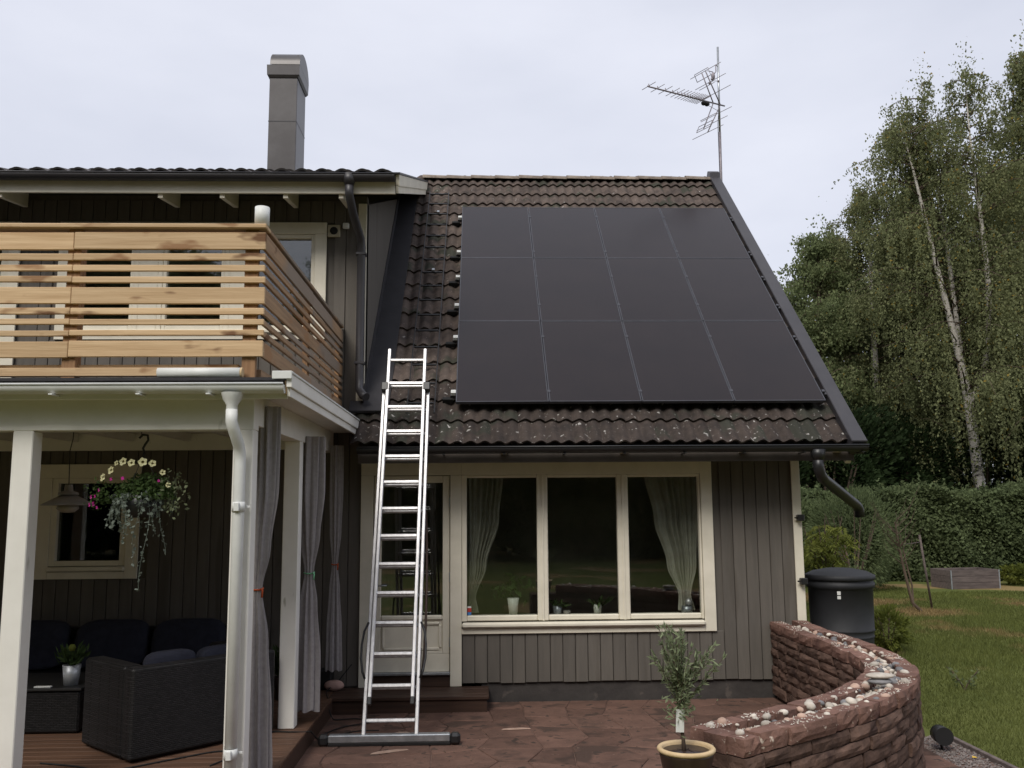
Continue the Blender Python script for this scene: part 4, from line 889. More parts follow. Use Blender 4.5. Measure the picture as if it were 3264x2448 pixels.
boxo('saucer', 'plastwhite', None, -3.82, -3.68, -1.82, -1.78, .546, .556, .002); tag(bpy.data.objects['saucer'], 'flat pale object lying beside the zinc bucket on the table', 'tray')
potplant('potted_plant', 'dark leafy pot plant on the deck between the curtains', -1.95, -.55, DZ, .12, .22, 'potdark', 'lpot', 70, .22, .45, 9, .12, .35)
# pendant lamp
pl = thing('pendant_lamp', 'pendant lamp with layered round shades under the porch ceiling', 'lamp', (-3.317, -2.5, 2.1))
B().tube([(-3.30, -2.5, 2.86), (-3.305, -2.5, 2.62), (-3.325, -2.5, 2.52), (-3.317, -2.5, 2.24)], .004, 6).build('cord', 'blackmatte', pl)
for prof, nm in (([(.03, 2.25), (.035, 2.20), (.075, 2.185), (.078, 2.17)], 'upper_shade'), ([(.06, 2.165), (.10, 2.145), (.20, 2.09), (.197, 2.085), (.10, 2.135)], 'lower_shade'), ([(.03, 2.10), (.075, 2.085), (.085, 2.06), (.05, 2.03), (0, 2.025)], 'diffuser')):
    B().lathe(prof, (-3.317, -2.5), 28).build(nm, 'lamp', pl)
# hanging basket
hb = thing('hanging_basket', 'hanging basket of cream and magenta petunias with silver trailing vines', 'hanging basket', (-2.45, -3.25, 2.1)); HC = np.array((-2.45, -3.25, 2.12))
b = B(); b.tube([(HC[0]-.045, HC[1], 2.565), (HC[0]-.02, HC[1], 2.59), (HC[0]+.015, HC[1], 2.585), (HC[0]+.02, HC[1], 2.55), (HC[0], HC[1], 2.52), (HC[0]-.015, HC[1], 2.49), (HC[0]-.005, HC[1], 2.465)], .009, 8); b.tube([(HC[0]-.03, HC[1], 2.61), (HC[0]-.03, HC[1], 2.585)], .004, 6); b.build('hook', 'black', hb)
for a in (0, 2.1, 4.2): B().tube([(HC[0]-.005, HC[1], 2.47), (HC[0]+.13*math.cos(a), HC[1]+.13*math.sin(a), 2.16)], .0025, 5).build('hanger', 'black', hb)
B().lathe([(0, 1.99), (.09, 1.99), (.14, 2.15), (.135, 2.15), (0, 2.13)], (HC[0], HC[1]), 24).build('pot', 'black', hb)
q = np.random.default_rng(12); n = 1500; d = q.normal(size=(n, 3)); d /= np.linalg.norm(d, axis=1)[:, None]; d[:, 2] = np.abs(d[:, 2])*.95-.12
link('foliage', leaves_mesh('foliage', HC+np.array((.02, 0, .02))+d*np.array((.22, .20, .21))*q.uniform(.45, 1, n)[:, None], .034, .55, seed=3), 'lpot', hb)
n = 150; link('foliage', leaves_mesh('foliage', HC+np.c_[q.normal(.22, .045, n), q.normal(0, .07, n), q.normal(.04, .08, n)], .032, .6, seed=4), 'lolive', hb)
pos = []; bv = B()
for k in range(34):
    th = q.uniform(0, 2*PI); r0 = q.uniform(.10, .17); L_ = q.uniform(.08, .30)
    if k == 0: th, L_ = 5.2, .66
    if k == 1: th, L_ = 4.9, .52
    if k == 2: th, L_ = 5.9, .42
    if k == 3: th, L_ = 3.7, .36
    p0 = HC+np.array((r0*math.cos(th), r0*math.sin(th), .04)); pt = [p0]; out = np.array((math.cos(th), math.sin(th), 0))*.05; ns = max(5, int(L_/.02))
    for j in range(1, ns+1): t = j/ns; pt.append(p0+out*math.sin(t*2)+np.array((.025*math.sin(t*5+k), .02*math.cos(t*4+k), -L_*t+.03*math.sin(t*PI))))
    bv.tube(pt, .0018, 4, False)
    for p in pt[1:]:
        for _ in range(2 if L_ < .35 else 1): pos.append(p+q.normal(0, .010, 3))
bv.build('vine_stems', 'lsilver', hb); link('vine_leaves', leaves_mesh('vine_leaves', np.array(pos), .026, .85, seed=5), 'lsilver', hb)
def flower(c, r, m, ctr):
    r *= .84
    n_ = Vector((c[0]-HC[0], c[1]-HC[1]-.25, (c[2]-HC[2])*.4)).normalized(); u = n_.cross(Vector((0, 0, 1))).normalized(); v_ = u.cross(n_); b = B(); c = Vector(c); pts = [c-n_*r*.35]
    for k in range(20): a = 2*PI*k/20; rr = r*(1+.13*math.cos(5*a)); pts.append(c+(u*math.cos(a)+v_*math.sin(a))*rr+n_*.004*math.sin(5*a))
    mid = [c-n_*r*.12+(u*math.cos(2*PI*k/20)+v_*math.sin(2*PI*k/20))*r*.35 for k in range(20)]
    b.add([*pts[1:], *mid], [(k, (k+1) % 20, (k+1) % 20+20, k+20) for k in range(20)]); o = b.build('flower', m, hb)
    B().add([pts[0], *mid], [(0, k+1, (k+1) % 20+1) for k in range(20)]).build('flower_centre', ctr, o)
for dx, dz, r in ((-.11, .27, .034), (-.045, .26, .032), (.035, .265, .037), (.10, .255, .030), (-.20, .21, .033), (-.26, .16, .033), (-.16, .26, .022), (.17, .19, .024), (.21, .10, .022)): flower((HC[0]+dx, HC[1]-.14+abs(dx)*.2, HC[2]+dz), r, 'petalw', 'petalc')
for dx, dz, r in ((-.32, -.03, .022), (-.35, -.035, .017), (-.34, .02, .016), (-.31, .025, .014), (-.28, .07, .015), (-.10, .15, .016), (-.19, .145, .014), (.15, .13, .012), (-.29, -.055, .013)): flower((HC[0]+dx, HC[1]-.16+abs(dx)*.25, HC[2]+dz), r, 'petalp', 'petalp')
n = 150; link('foliage', leaves_mesh('foliage', HC+np.c_[q.normal(-.27, .05, n), q.normal(-.05, .06, n), q.normal(.03, .05, n)], .03, .5, seed=6), 'lpot', hb)
# cables and odd bits by the step
def cable(label, pts, r=.006): P_ = catmull([(p[0], p[1]) for p in pts], 8); zz = np.interp(np.linspace(0, 1, len(P_)), np.linspace(0, 1, len(pts)), [p[2] for p in pts]); tag(B().tube([(a, c, z) for (a, c), z in zip(P_, zz)], r, 6).build('cable', 'blackmatte'), label, 'cable', 'black cables on the deck and patio')
cable('black cable running from the step across the patio to the ladder foot', [(-1.36, -.10, .42), (-1.50, -.14, .24), (-1.58, -.30, .19), (-1.53, -.55, .175), (-1.44, -.75, .01), (-1.22, -.72, .008), (-1.05, -.85, .008), (-1.30, -1.05, .008), (-1.42, -1.30, .008), (-1.38, -1.48, .008)])
cable('black cable crossing the deck beside the middle post', [(-2.2, -2.2, .175), (-1.95, -1.98, .175), (-1.75, -1.90, .175), (-1.60, -1.92, .175), (-1.46, -1.85, .16), (-1.40, -1.60, .01), (-1.2, -1.25, .008), (-.95, -1.20, .008)])
cable('black cable lying on the deck in front of the wicker sofa', [(-3.3, -2.75, .175), (-3.0, -2.85, .175), (-2.7, -2.98, .175), (-2.35, -2.72, .175), (-2.05, -2.5, .175), (-1.9, -2.62, .175), (-2.0, -2.9, .175)])
b = B(); b.blob((-1.53, -.17, DZ+.055), (.105, .06, .055), n=16, m_=10, jit=.02); tag(b.build('pink_stone', 'pink'), 'pale pink rounded stone lying at the end of the step', 'stone')
boxo('storage_box', 'blackmatte', None, -1.78, -1.56, -.14, -.02, DZ+.002, .38, .02); tag(bpy.data.objects['storage_box'], 'small dark box on the deck behind the pink stone', 'box')

# ================================================================== THINGS BEHIND THE BIG WINDOW
def sheer(label, pts, seed, n=9):
    random.seed(seed); b = B(); K = 90; rws = []
    for i in range(len(pts)-1):
        for k in range(8): t = k/8; rws.append([pts[i][j]+(pts[i+1][j]-pts[i][j])*(t*t*(3-2*t) if j else t) for j in range(3)])
    rws.append(list(pts[-1])); vs = []
    for z, xa, xb in rws:
        for k in range(K+1): u = k/K; am = .028*min(1, (xb-xa)/.3)+.008; vs.append((xa+(xb-xa)*u, .19+am*math.sin(u*n*2*PI+1.4*math.sin(u*6.3+seed)+.5*math.sin(z*3+u*4))*(.65+.35*math.sin(u*9+seed*2))+.3*am*math.sin(u*23+z), z))
    b.add(vs, [(i*(K+1)+k, i*(K+1)+k+1, (i+1)*(K+1)+k+1, (i+1)*(K+1)+k) for i in range(len(rws)-1) for k in range(K)], True); return tag(b.build('sheer_curtain', 'sheer'), label, 'curtain', 'sheer curtains inside the big window')
sheer('thin sheer curtain gathered in the left pane of the big window', [(2.42, -.16, .25), (1.9, -.15, .20), (1.4, -.145, .06), (1.06, -.135, -.06), (.90, -.15, -.03)], 1, 7)
sheer('cream sheer curtain gathered in the right pane of the big window', [(2.42, 1.83, 2.44), (1.9, 1.93, 2.43), (1.4, 2.06, 2.40), (1.06, 2.18, 2.32), (.90, 2.17, 2.36)], 2, 8)
ZS = .868
v1 = thing('vase', 'tall white tapered vase with leafy plant in the left window pane', 'vase', (.348, .16, ZS)); B().lathe([(0, ZS), (.042, ZS), (.064, ZS+.19), (.058, ZS+.19), (.04, ZS+.05), (0, ZS+.04)], (.348, .16), 22).build('pot', 'ceram', v1)
q = np.random.default_rng(8); n = 60; link('leaves', leaves_mesh('leaves', np.array((.32, .2, ZS+.30))+q.normal(size=(n, 3))*np.array((.10, .05, .07)), .10, .4, seed=2), 'lpot', v1)
potplant('potted_plant', 'small grey pot with spiky plant at the left of the middle pane', .831, .15, ZS, .05, .10, 'zinc', 'lpot', 10, .14, .12, 5, .13, .2)
potplant('potted_plant', 'small pale pot with spiky plant in the centre of the middle pane', 1.27, .15, ZS, .046, .11, 'ceram', 'lpot', 10, .17, .10, 6, .14, .2)
tag(B().lathe([(0, ZS), (.036, ZS), (.04, ZS+.05), (.03, ZS+.052), (0, ZS+.04)], (.935, .14), 16).build('candle_holder', 'pebA'), 'small round stone candle holder on the middle window sill', 'candle holder')
tag(B().lathe([(0, ZS), (.06, ZS), (.06, ZS+.085), (.05, ZS+.085), (0, ZS+.07)], (2.254, .14), 18).build('round_box', 'galv'), 'squat grey container under the tied curtain in the right pane', 'container')
b = B(); b.blob((2.276, .14, ZS+.125), (.042, .042, .042), n=18, m_=12); tag(b.build('silver_ball', 'alu'), 'shiny silver ball on the container in the right pane', 'ornament')

# ================================================================== POTTED OLIVE
OX, OY = 1.49, -3.10
ov = thing('potted_olive_tree', 'small olive tree in brown glazed pot with cream rim', 'potted tree', (OX, OY, 0))
B().lathe([(0, .002), (.13, .002), (.15, .03), (.195, .25), (.197, .275), (0, .275)], (OX, OY), 36).build('pot', 'potdark', ov)
B().lathe([(.180, .27), (.200, .268), (.211, .280), (.211, .293), (.200, .303), (.180, .300), (.172, .29), (.17, .25)], (OX, OY), 40).build('rim', 'terra', ov)
b = B(); vs = [(OX+r*math.cos(2*PI*k/28), OY+r*math.sin(2*PI*k/28), .262+random.uniform(-.006, .008)+.012*(1-r/.17)) for r in (.168, .12, .07, .02) for k in range(28)]
b.add(vs, [(i*28+k, i*28+(k+1) % 28, (i+1)*28+(k+1) % 28, (i+1)*28+k) for i in range(3) for k in range(28)], True); b.build('soil', 'soil', ov)
b = B(); trunk = [(OX-.015, OY, .26), (OX-.02, OY, .36), (OX-.035, OY, .48), (OX-.03, OY, .60), (OX-.045, OY, .72)]; b.tube(trunk, [.017, .014, .012, .011, .009], 8)
q = np.random.default_rng(31); pos = []; ax = []
for k in range(46):
    base = np.array((OX-.035+q.normal(0, .012), OY+q.normal(0, .01), q.uniform(.56, .76))); th = q.uniform(0, 2*PI); L_ = q.uniform(.18, .44); r = q.uniform(.10, .85)
    d = np.array((math.cos(th)*r, math.sin(th)*r, 1-.5*r)); d /= np.linalg.norm(d); pt = [base]
    for j in range(1, 9): t = j/8; pt.append(base+d*L_*t*1.05+np.array((0, 0, .04*t*t))+q.normal(0, .004, 3))
    b.tube(pt, [.0042-.0003*j for j in range(9)], 4, False)
    for p in pt[1:]:
        for _ in range(4): a = d*.9+q.normal(0, .5, 3); a /= np.linalg.norm(a); pos.append(p+a*.02); ax.append(a)
for k in range(170):                               # dark lower tuft
    a = np.array((q.normal(), q.normal(), q.uniform(-.8, .6))); pos.append(np.array((OX-.03, OY, .60))+q.normal(0, 1, 3)*np.array((.05, .05, .065))); ax.append(a/np.linalg.norm(a))
b.build('trunk', 'dbark', ov); link('leaves', leaves_mesh('leaves', np.array(pos), .062, .24, np.array(ax), .15, 9), 'lolive', ov)
ov.scale = (.693, .693, .693); ov.location = (1.033, -5.20, .629)      # a small pot, raised on a low stone pier near the viewer
pier = thing('stone_pier', 'low sandstone pier carrying the olive pot', 'pier', (1.033, -5.20, 0))
for k in range(5):
    z0 = -.05+k*.1355
    for a in (((.80, 1.03), (-5.42, -5.20)), ((1.035, 1.262), (-5.42, -5.20)), ((.80, 1.10), (-5.195, -4.985)), ((1.105, 1.262), (-5.195, -4.985))): boxo('stone', 'stone', pier, a[0][0]+random.uniform(-.006, .006), a[0][1], a[1][0], a[1][1], z0, z0+.132, .008)
b = B(); b.box(-.03, .03, -.002, .002, -.08, .08, 0, T=Matrix.Translation((OX-.045, OY-.03, .49)) @ Matrix.Rotation(.05, 4, 'Y')); b.build('paper_tag', 'plastwhite', ov)

# ================================================================== TREES AND SHRUBS
def strands(stems, n, zmin, ztop, R0, drop, per, seed, size, jit=.05):
    """leaf positions: branches leave the stems, pendulous twigs hang from them; returns leaves, leaf axes, branch lines"""
    q = np.random.default_rng(seed); P_ = []; A_ = []; tw = []
    for k in range(n):
        st_ = np.array(stems[q.integers(len(stems))], float); L = np.r_[0, np.cumsum(np.linalg.norm(np.diff(st_, axis=0), axis=1))]
        while True:
            t = L[-1]*(q.random()**.85); p = np.array([np.interp(t, L, st_[:, i]) for i in range(3)])
            if p[2] > zmin: break
        f = min(1, (p[2]-zmin)/(ztop-zmin)); Lb = (R0*min(1, f/.15+.45)*(1-f)**.6+.35)*q.uniform(.55, 1.15); th = q.uniform(0, 2*PI); rise = q.uniform(.35, .85)
        d = np.array((math.cos(th), math.sin(th), 0)); tt = np.linspace(0, 1, 6); br = p[None]+d[None]*(Lb*tt)[:, None]; br[:, 2] += rise*Lb*tt-.55*Lb*tt**2.2; tw.append(br)
        m_ = int(per*(.45+.55*Lb/R0)); u = q.uniform(.18, 1.02, m_)**.8; side = np.array((-d[1], d[0], 0)); o = p[None]+d[None]*(Lb*u)[:, None]+side[None]*(q.normal(0, .16*Lb, m_)*u)[:, None]; o[:, 2] += rise*Lb*u-.55*Lb*u**2.2
        h = drop*q.uniform(.15, 1.0, m_)**1.3*(1-.55*f)
        for j in range(m_):
            nl = int(6+h[j]*15); s_ = np.sort(q.random(nl)); c = np.repeat(o[j][None], nl, 0); sw = q.normal(0, .10, 2); c[:, 0] += sw[0]*s_; c[:, 1] += sw[1]*s_; c[:, 2] -= h[j]*s_; c += q.normal(0, jit, c.shape); P_.append(c)
    P_ = np.concatenate(P_); A_ = np.zeros_like(P_); A_[:, 2] = -1
    return P_, A_, tw
def birch(name, label, stems, radii, n, zmin, ztop, R0, drop, per, seed, leaf='lbirch', size=.12, barkm='bark', loc=(0, 0, 0), group=None, thin=0, jit=.05):
    t = thing(name, label, 'tree', loc, group); b = B()
    for s_, r_ in zip(stems, radii): P_ = catmull3(s_); rr = np.interp(np.linspace(0, 1, len(P_)), np.linspace(0, 1, len(r_)), r_); b.tube([tuple(p) for p in P_], list(rr), 9, False)
    P_, A_, tw = strands(stems, n, zmin, ztop, R0, drop, per, seed, size, jit)
    if thin:
        e_ = np.array((.873, -.488)); d_ = np.array((.488, .873)); keep = np.ones(len(P_), bool); rq = np.random.default_rng(seed+1)
        for s_ in stems:
            s_ = np.array(s_); ok = (P_[:, 2] > s_[0, 2]) & (P_[:, 2] < thin); sx = np.c_[np.interp(P_[:, 2], s_[:, 2], s_[:, 0]), np.interp(P_[:, 2], s_[:, 2], s_[:, 1])]
            r_ = P_[:, :2]-sx; keep &= ~(ok & (np.abs(r_@e_) < .20) & (r_@d_ < .1) & (rq.random(len(P_)) < .60))
        P_, A_ = P_[keep], A_[keep]
    tops = np.concatenate([np.array(s_[-1])+np.random.default_rng(seed+7).normal(0, 1, (260, 3))*np.array((.22, .22, .55))-np.array((0, 0, .35)) for s_ in stems]); P_ = np.r_[P_, tops]; A_ = np.r_[A_, np.tile([[0, 0, -1.]], (len(tops), 1))]
    b.build('trunk', barkm, t, local=True); b = B()
    for w_ in tw: b.tube([tuple(p) for p in w_], [.03, .024, .018, .013, .009, .005], 4, False)
    b.build('twigs', 'dbark', t, local=True); link('crown', leaves_mesh('crown', P_, size, .62, A_, .7, seed), leaf, t, local=True); return t
def catmull3(P, n=6):
    P = [np.array(p, float) for p in P]; P = [2*P[0]-P[1]]+P+[2*P[-1]-P[-2]]; o = []
    for i in range(1, len(P)-2):
        for k in range(n): t = k/n; o.append(.5*((2*P[i])+(-P[i-1]+P[i+1])*t+(2*P[i-1]-5*P[i]+4*P[i+1]-P[i+2])*t*t+(-P[i-1]+3*P[i]-3*P[i+1]+P[i+2])*t**3))
    return o+[P[-2]]
GT = 'trees beyond the hedge'
bx = lambda P: [(x-16.2, y-19, z) for x, y, z in P]
main = [bx([(16.3, 19, 0), (16.17, 19, 2.4), (16.0, 19, 5.4), (15.75, 19, 7.2), (15.1, 18.9, 10.6), (14.64, 18.8, 13.0), (14.25, 18.8, 15.0)]),
        bx([(16.0, 19, 5.2), (15.95, 19.2, 7.5), (15.85, 19.3, 10.5), (15.55, 19.2, 13.5), (15.2, 19, 16.4)]),
        bx([(16.0, 19, 5.2), (16.6, 18.9, 6.6), (16.85, 18.8, 9.0), (16.78, 18.8, 11.75), (16.7, 18.9, 14.5), (16.75, 19, 17.0)])]
birch('birch_tree', 'large birch with white forked stems rising behind the hedge', main, [[.20, .18, .15, .11, .075, .04, .008], [.10, .085, .065, .035, .008], [.11, .10, .09, .065, .03, .008]], 225, 4.6, 17.2, 3.2, 2.4, 36, 41, size=.088, loc=(16.2, 19, -.06), group=GT, thin=13.2)
one = [[(0, 0, 0), (.1, 0, 4), (-.1, .1, 8), (.1, 0, 12), (0, 0, 15.2)]]; RR = [[.2, .17, .13, .08, .03]]
bB = birch('birch_tree', 'tall birch cut off by the right edge of the picture', one, RR, 150, 2.6, 15.4, 3.6, 2.2, 38, 42, size=.095, loc=(19.4, 19.5, -.06), group=GT); bB.scale = (1.05, 1.05, 1.18)
def copy_tree(src, label, loc, rz, sc, group=GT):
    r = src.copy(); COL.objects.link(r); r.location = loc; r.rotation_euler = (0, 0, rz); r.scale = sc; r['label'] = label; r['group'] = group
    for ch_ in src.children: c = ch_.copy(); COL.objects.link(c); c.parent = r
    return r
copy_tree(bB, 'slender birch between the big forked birch and the roof edge', (14.4, 22.0, -.06), 1.3, (.92, .92, .90))
bC = birch('leafy_tree', 'bushy green tree with pointed top just right of the roof edge', [[(0, 0, 0), (.1, .1, 4), (0, 0, 8), (.1, 0, 12.0)]], [[.2, .15, .1, .03]], 165, 1.4, 12.2, 3.4, 1.1, 42, 43, leaf='ltree', size=.11, jit=.10, barkm='dbark', loc=(12.55, 22.5, -.06), group=GT)
copy_tree(bC, 'lower green tree farthest left, meeting the sloping roof edge', (12.3, 26.5, -.06), 2.2, (1.0, 1.0, .92))
copy_tree(bC, 'green tree behind the big forked birch', (17.2, 24.0, -.06), .7, (1.1, 1.1, 1.15)); copy_tree(bC, 'green tree at the right edge behind the tall birch', (21.0, 24.5, -.06), 4.0, (1.15, 1.15, 1.3)); copy_tree(bC, 'pale green tree filling the gap behind the slender birch', (15.3, 27.5, -.06), 1.9, (1.1, 1.1, 1.12)); copy_tree(bC, 'pale green tree far behind the right stem of the big birch', (19.2, 28.0, -.06), 3.1, (1.2, 1.2, 1.35)); copy_tree(bC, 'green tree low behind the drainpipe', (10.9, 24.0, -.06), 5.0, (.85, .85, .62))
def bush(name, label, loc, rx, ry, h, n, size, leaf, seed, cat='shrub', group=None, asp=.62, box=False, stem=True, lump=.18):
    q = np.random.default_rng(seed); t = thing(name, label, cat, loc, group); d = q.normal(size=(n, 3)); d /= np.linalg.norm(d, axis=1)[:, None]
    if box: d = np.sign(d)*np.abs(d)**.45; d /= np.maximum(np.abs(d).max(1), .75)[:, None]
    lumps = 1+lump*(np.sin(d[:, 0]*7+seed)*np.sin(d[:, 1]*6+2*seed)+np.sin(d[:, 2]*8+d[:, 0]*5)*.7); rr = q.uniform(.62, 1.0, n)**.6*lumps
    p = d*rr[:, None]*np.array((rx, ry, h/2)); p[:, 2] += h/2; p[:, 2] = np.maximum(p[:, 2], .02)
    if stem:
        b = B()
        for k in range(7): a = 2*PI*k/7; b.tube([(0, 0, 0), (math.cos(a)*rx*.3, math.sin(a)*ry*.3, h*.4), (math.cos(a)*rx*.55, math.sin(a)*ry*.55, h*.8)], [.035*h/2, .02*h/2, .006], 5, False)
        b.build('stem', 'dbark', t, local=True)
    link('foliage', leaves_mesh('foliage', p, size, asp, seed=seed), leaf, t, local=True); return t
# dark understorey behind the hedge, each shrub its own thing
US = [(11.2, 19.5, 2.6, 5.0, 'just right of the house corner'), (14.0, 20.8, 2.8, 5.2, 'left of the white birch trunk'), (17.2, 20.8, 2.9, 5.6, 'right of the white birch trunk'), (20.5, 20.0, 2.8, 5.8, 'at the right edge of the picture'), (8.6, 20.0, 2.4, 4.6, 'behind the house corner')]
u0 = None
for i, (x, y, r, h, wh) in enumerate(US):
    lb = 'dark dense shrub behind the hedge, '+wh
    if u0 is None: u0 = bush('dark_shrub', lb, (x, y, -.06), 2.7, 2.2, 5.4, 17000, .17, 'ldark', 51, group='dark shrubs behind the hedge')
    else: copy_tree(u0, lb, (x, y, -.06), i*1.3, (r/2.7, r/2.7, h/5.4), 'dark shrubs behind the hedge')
def hedge():
    q = np.random.default_rng(61); n = 90000; x = q.uniform(6.0, 22.5, n); top = 2.42+.10*np.sin(x*1.7)+.07*np.sin(x*4.1+1)+.012*(x-12)
    f = q.random(n); y = np.where(f < .62, 14.55+q.exponential(.16, n)+.12*np.sin(x*2.3)+.09*np.sin(x*5.7), q.uniform(14.6, 16.4, n)); z = np.where(f < .62, q.uniform(-.02, 1, n)*top, top-q.exponential(.12, n)+q.normal(0, .05, n))
    ns_ = 2600; xs_ = q.uniform(6, 22.5, ns_//13).repeat(13); zs_ = q.uniform(-.05, .38, ns_)*q.random(ns_//13).repeat(13); xs_ = xs_+q.normal(0, .025, len(xs_))
    x = np.r_[x, xs_]; z = np.r_[z, 2.42+.10*np.sin(xs_*1.7)+.07*np.sin(xs_*4.1+1)+.012*(xs_-12)+zs_]; y = np.r_[y, 14.7+q.uniform(0, .9, ns_//13).repeat(13)]
    y = y+.10*np.sin(z*4+x*3)
    t = thing('hedge', 'long dense dark green hedge across the back of the lawn', 'hedge', (14, 15.3, -.06)); b = B(); b.box(5.9, 22.6, 14.9, 16.2, -.05, 2.2)
    for xx in np.arange(6.2, 22.5, .55): b.tube([(xx, 15.2, -.05), (xx+.1, 15.0, 1.2), (xx, 15.0, 2.3)], .02, 4, False)
    b.build('inner_twigs', 'ldark', t); link('foliage', leaves_mesh('foliage', np.c_[x, y, z-.05], .105, .6, seed=62), 'lhedge', t)
hedge()
bush('round_shrub', 'rounded grey green willowy shrub in front of the hedge, left of the young tree', (9.1, 12.2, -.06), 1.25, 1.0, 2.5, 7500, .10, 'lhedge', 71, asp=.3, lump=.1)
bush('dark_shrub', 'leafy green shrub beside the house corner behind the water butt', (7.6, 13.6, -.06), 1.5, 1.2, 2.5, 8000, .12, 'lhedge', 72)
# yellow-green sumac-like shrub
t = thing('yellow_shrub', 'yellow green shrub with drooping feathery leaves above the water butt', 'shrub', (6.9, 8.3, -.06)); q = np.random.default_rng(73); b = B(); pos = []; ax = []
for k in range(13):
    th = q.uniform(0, 2*PI); r = q.uniform(.05, .45); tip = np.array((r*math.cos(th), r*math.sin(th)*.8, q.uniform(1.2, 2.15))); b.tube([(.0, 0, 0), tuple(tip*np.array((.5, .5, .55))), tuple(tip)], [.022, .015, .008], 5, False)
    for j in range(9):
        a = q.uniform(0, 2*PI); d = np.array((math.cos(a), math.sin(a), .15)); o0 = tip-np.array((0, 0, q.uniform(0, .55)))
        for s_ in np.linspace(.06, .38, 9):
            for sg in (-1, 1): c = o0+d*s_+np.array((0, 0, -1.7*s_*s_)); sd_ = np.array((-d[1], d[0], 0))*sg; pos.append(c+sd_*.045+np.array((0, 0, -.02))); ax.append(sd_+np.array((0, 0, -.7))+d*.3)
b.build('stem', 'dbark', t, local=True); link('foliage', leaves_mesh('foliage', np.array(pos), .11, .28, np.array(ax), .2, 74), 'lyellow', t, local=True)
# young tree with stake
t = thing('young_tree', 'thin leaning young tree with bare twigs on the lawn', 'tree', (8.56, 7.9, -.06)); q = np.random.default_rng(75); b = B()
b.tube([(.05, 0, 0), (-.12, 0, .18), (-.20, 0, .6), (-.30, 0, 1.15), (-.36, 0, 1.75)], [.035, .03, .028, .024, .012], 7, False); b.tube([(-.10, 0, .1), (-.08, .05, .5), (-.18, .05, 1.0), (-.26, .03, 1.5)], [.02, .018, .014, .008], 6, False); pos = []
for k in range(26):
    z = q.uniform(.9, 1.75); a = q.uniform(0, 2*PI); L_ = q.uniform(.3, .95); p = np.array((-.2-.16*(z-.6), 0, z)); e = p+np.array((math.cos(a)*L_*.62, math.sin(a)*L_*.5, L_*.8)); m_ = (p+e)/2+np.array((math.cos(a)*.08, 0, -.02)); b.tube([tuple(p), tuple(m_), tuple(e)], [.009, .006, .003], 4, False)
    for f in np.linspace(.3, 1, 9): pos.append(p+(e-p)*f+q.normal(0, .03, 3))
b.build('trunk', 'dbark', t, local=True); link('leaves', leaves_mesh('leaves', np.array(pos), .06, .4, seed=76), 'lhedge', t, local=True)
sk = thing('tree_stake', 'leaning wooden stake supporting the young tree', 'stake', (8.97, 8.2, -.06)); B().tube([(9.0, 8.25, -.06), (8.72, 8.0, 1.42)], .022, 8).build('pole', 'greyboard', sk); B().tube([(8.74, 8.02, 1.28), (8.55, 7.95, 1.26), (8.32, 7.9, 1.24)], .008, 5).build('tie', 'greyboard', sk)
# raised bed
rb = thing('raised_bed', 'weathered grey wooden raised bed in front of the hedge', 'raised bed', (11.9, 12.6, -.06)); T = xf((11.55, 12.35, -.06), .12)
for z0, z1 in ((.0, .15), (.155, .305), (.31, .46)):
    for a in ((0, 1.32, 0, .03), (0, 1.32, .8, .83), (0, .03, .031, .799), (1.29, 1.32, .031, .799)): B().box(a[0], a[1], a[2], a[3], z0, z1, .004, T=T).build('board', 'greyboard', rb)
for u_ in (-.006, 1.30): B().box(u_, u_+.03, -.006, .0, .0, .46, 0, T=T).build('corner_hinge', 'galv', rb)
B().box(.03, 1.29, .03, .8, .0, .41, 0, T=T).build('soil', 'soil', rb)
bush('yellow_shrub', 'low yellow green plants beside the raised bed at the right edge', (14.3, 13.3, -.06), 1.1, .5, .55, 2600, .09, 'lyellow', 77, group=None, stem=False)
bush('conifer_bush', 'small upright bush on the lawn right of the water butt', (5.80, 3.15, -.06), .28, .26, .62, 2600, .055, 'lyellow', 78, asp=.4, lump=.25)
t = thing('rose_bush', 'tiny sparse shrub on the lawn beyond the curved wall', 'shrub', (5.48, .5, -.06)); q = np.random.default_rng(79); b = B(); pos = []
for k in range(8):
    a = q.uniform(0, 2*PI); L_ = q.uniform(.12, .26); e = np.array((math.cos(a)*L_*.7, math.sin(a)*L_*.7, L_)); b.tube([(0, 0, 0), tuple(e*.5+np.array((0, 0, .03))), tuple(e)], .004, 4, False)
    for f in np.linspace(.4, 1, 7): pos.append(e*f+q.normal(0, .025, 3))
b.build('stem', 'dbark', t, local=True); link('leaves', leaves_mesh('leaves', np.array(pos), .05, .6, seed=80), 'ltree', t, local=True)
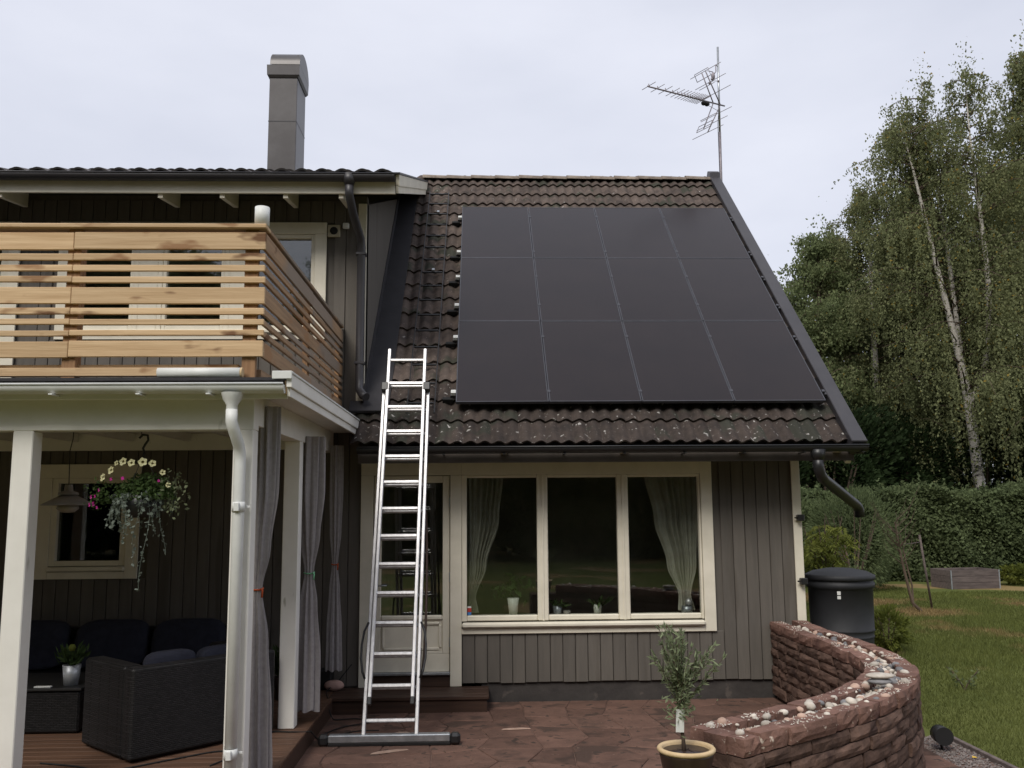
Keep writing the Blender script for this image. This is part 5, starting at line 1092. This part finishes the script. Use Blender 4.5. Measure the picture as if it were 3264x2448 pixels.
# trees on the far side of the garden, behind the viewer: the first rows are what the panes mirror
LOWX = lambda x: -15 < x < -3.5
for i in range(11):
    x = -30+i*5.6+random.uniform(-1, 1)
    copy_tree(bC, 'garden tree opposite the house, seen only as a reflection in the panes', (x, -30-random.uniform(0, 3), -.06), i*1.1, (1.5, 1.3, 1.15 if LOWX(x) else random.uniform(1.35, 1.7)), 'trees opposite the house')
for i in range(26):
    copy_tree(u0, 'garden shrub opposite the house, seen only as a reflection in the panes', (-30+i*2.3, -27.0-(i % 2)*2.2, -.06), i*1.7, (1.25, 1.0, random.uniform(.8, 1.15)), 'shrubs opposite the house')
for i in range(5):  # added out of view, blocking sky that reaches the porch from the left
    copy_tree(bC, 'garden tree left of the house, added unseen to keep sky light out of the porch', (-19-random.uniform(0, 2), -27+i*6.0, -.06), i*2.1, (1.4, 1.4, random.uniform(1.1, 1.4)), 'trees opposite the house')
for i in range(15):  # stretched shrubs added behind to stop low sky leaking through the trees
    x = -34+i*4.6+random.uniform(-.6, .6)
    copy_tree(u0, 'tall dense garden tree opposite the house, added unseen to shut off the low sky', (x, -34.0-random.uniform(0, 2), -.06), i*.9, (1.5, 1.3, 2.0 if LOWX(x) else random.uniform(2.5, 3.3)), 'trees opposite the house')
# grit and chips on the patio
bb = B(); random.seed(55)
for k in range(900):
    x, y = random.uniform(-1.4, 3.0), random.uniform(-2.9, -.02)
    if math.sin(x*3.1+y*2)+math.sin(x*7.3-y*5) < -.2: continue
    q = random.uniform(.003, .009); bb.add([(x+a*q, y+c*q, .001+e*q) for a, c, e in ((1, .2, 0), (-1, .1, 0), (0, 1, .2), (.1, -1, 0), (0, 0, .7))], [(0, 2, 4), (2, 1, 4), (1, 3, 4), (3, 0, 4)])
o = bb.build('grit', 'dbark', patio); o['kind'] = 'stuff'
for (x, y, a, l_, w_, lb) in ((-.78, -1.93, .35, .17, .028, 'thin pale chip of stone on the patio in front of the ladder foot'), (-.72, -1.30, -.1, .07, .025, 'pale flake of stone on the patio behind the lowest ladder rung'), (.32, -1.22, .05, .14, .02, 'long pale chip of stone on the patio right of the ladder')):
    b = B(); T = Matrix.Translation((x, y, .006)) @ Matrix.Rotation(a, 4, 'Z'); v = [T @ Vector(p) for p in ((-l_, -w_*.4, -.004), (-l_*.3, -w_, -.004), (l_, -w_*.2, -.004), (l_*.5, w_, -.004), (-l_*.6, w_*.7, -.004), (-l_*.9, -w_*.3, .005), (-l_*.3, -w_*.8, .007), (l_*.9, -w_*.1, .004), (l_*.45, w_*.8, .006), (-l_*.55, w_*.6, .006))]
    b.add(v, [(0, 1, 6, 5), (1, 2, 7, 6), (2, 3, 8, 7), (3, 4, 9, 8), (4, 0, 5, 9), (5, 6, 7, 8, 9)]); tag(b.build('stone_chip', 'pebB'), lb, 'stone chip')
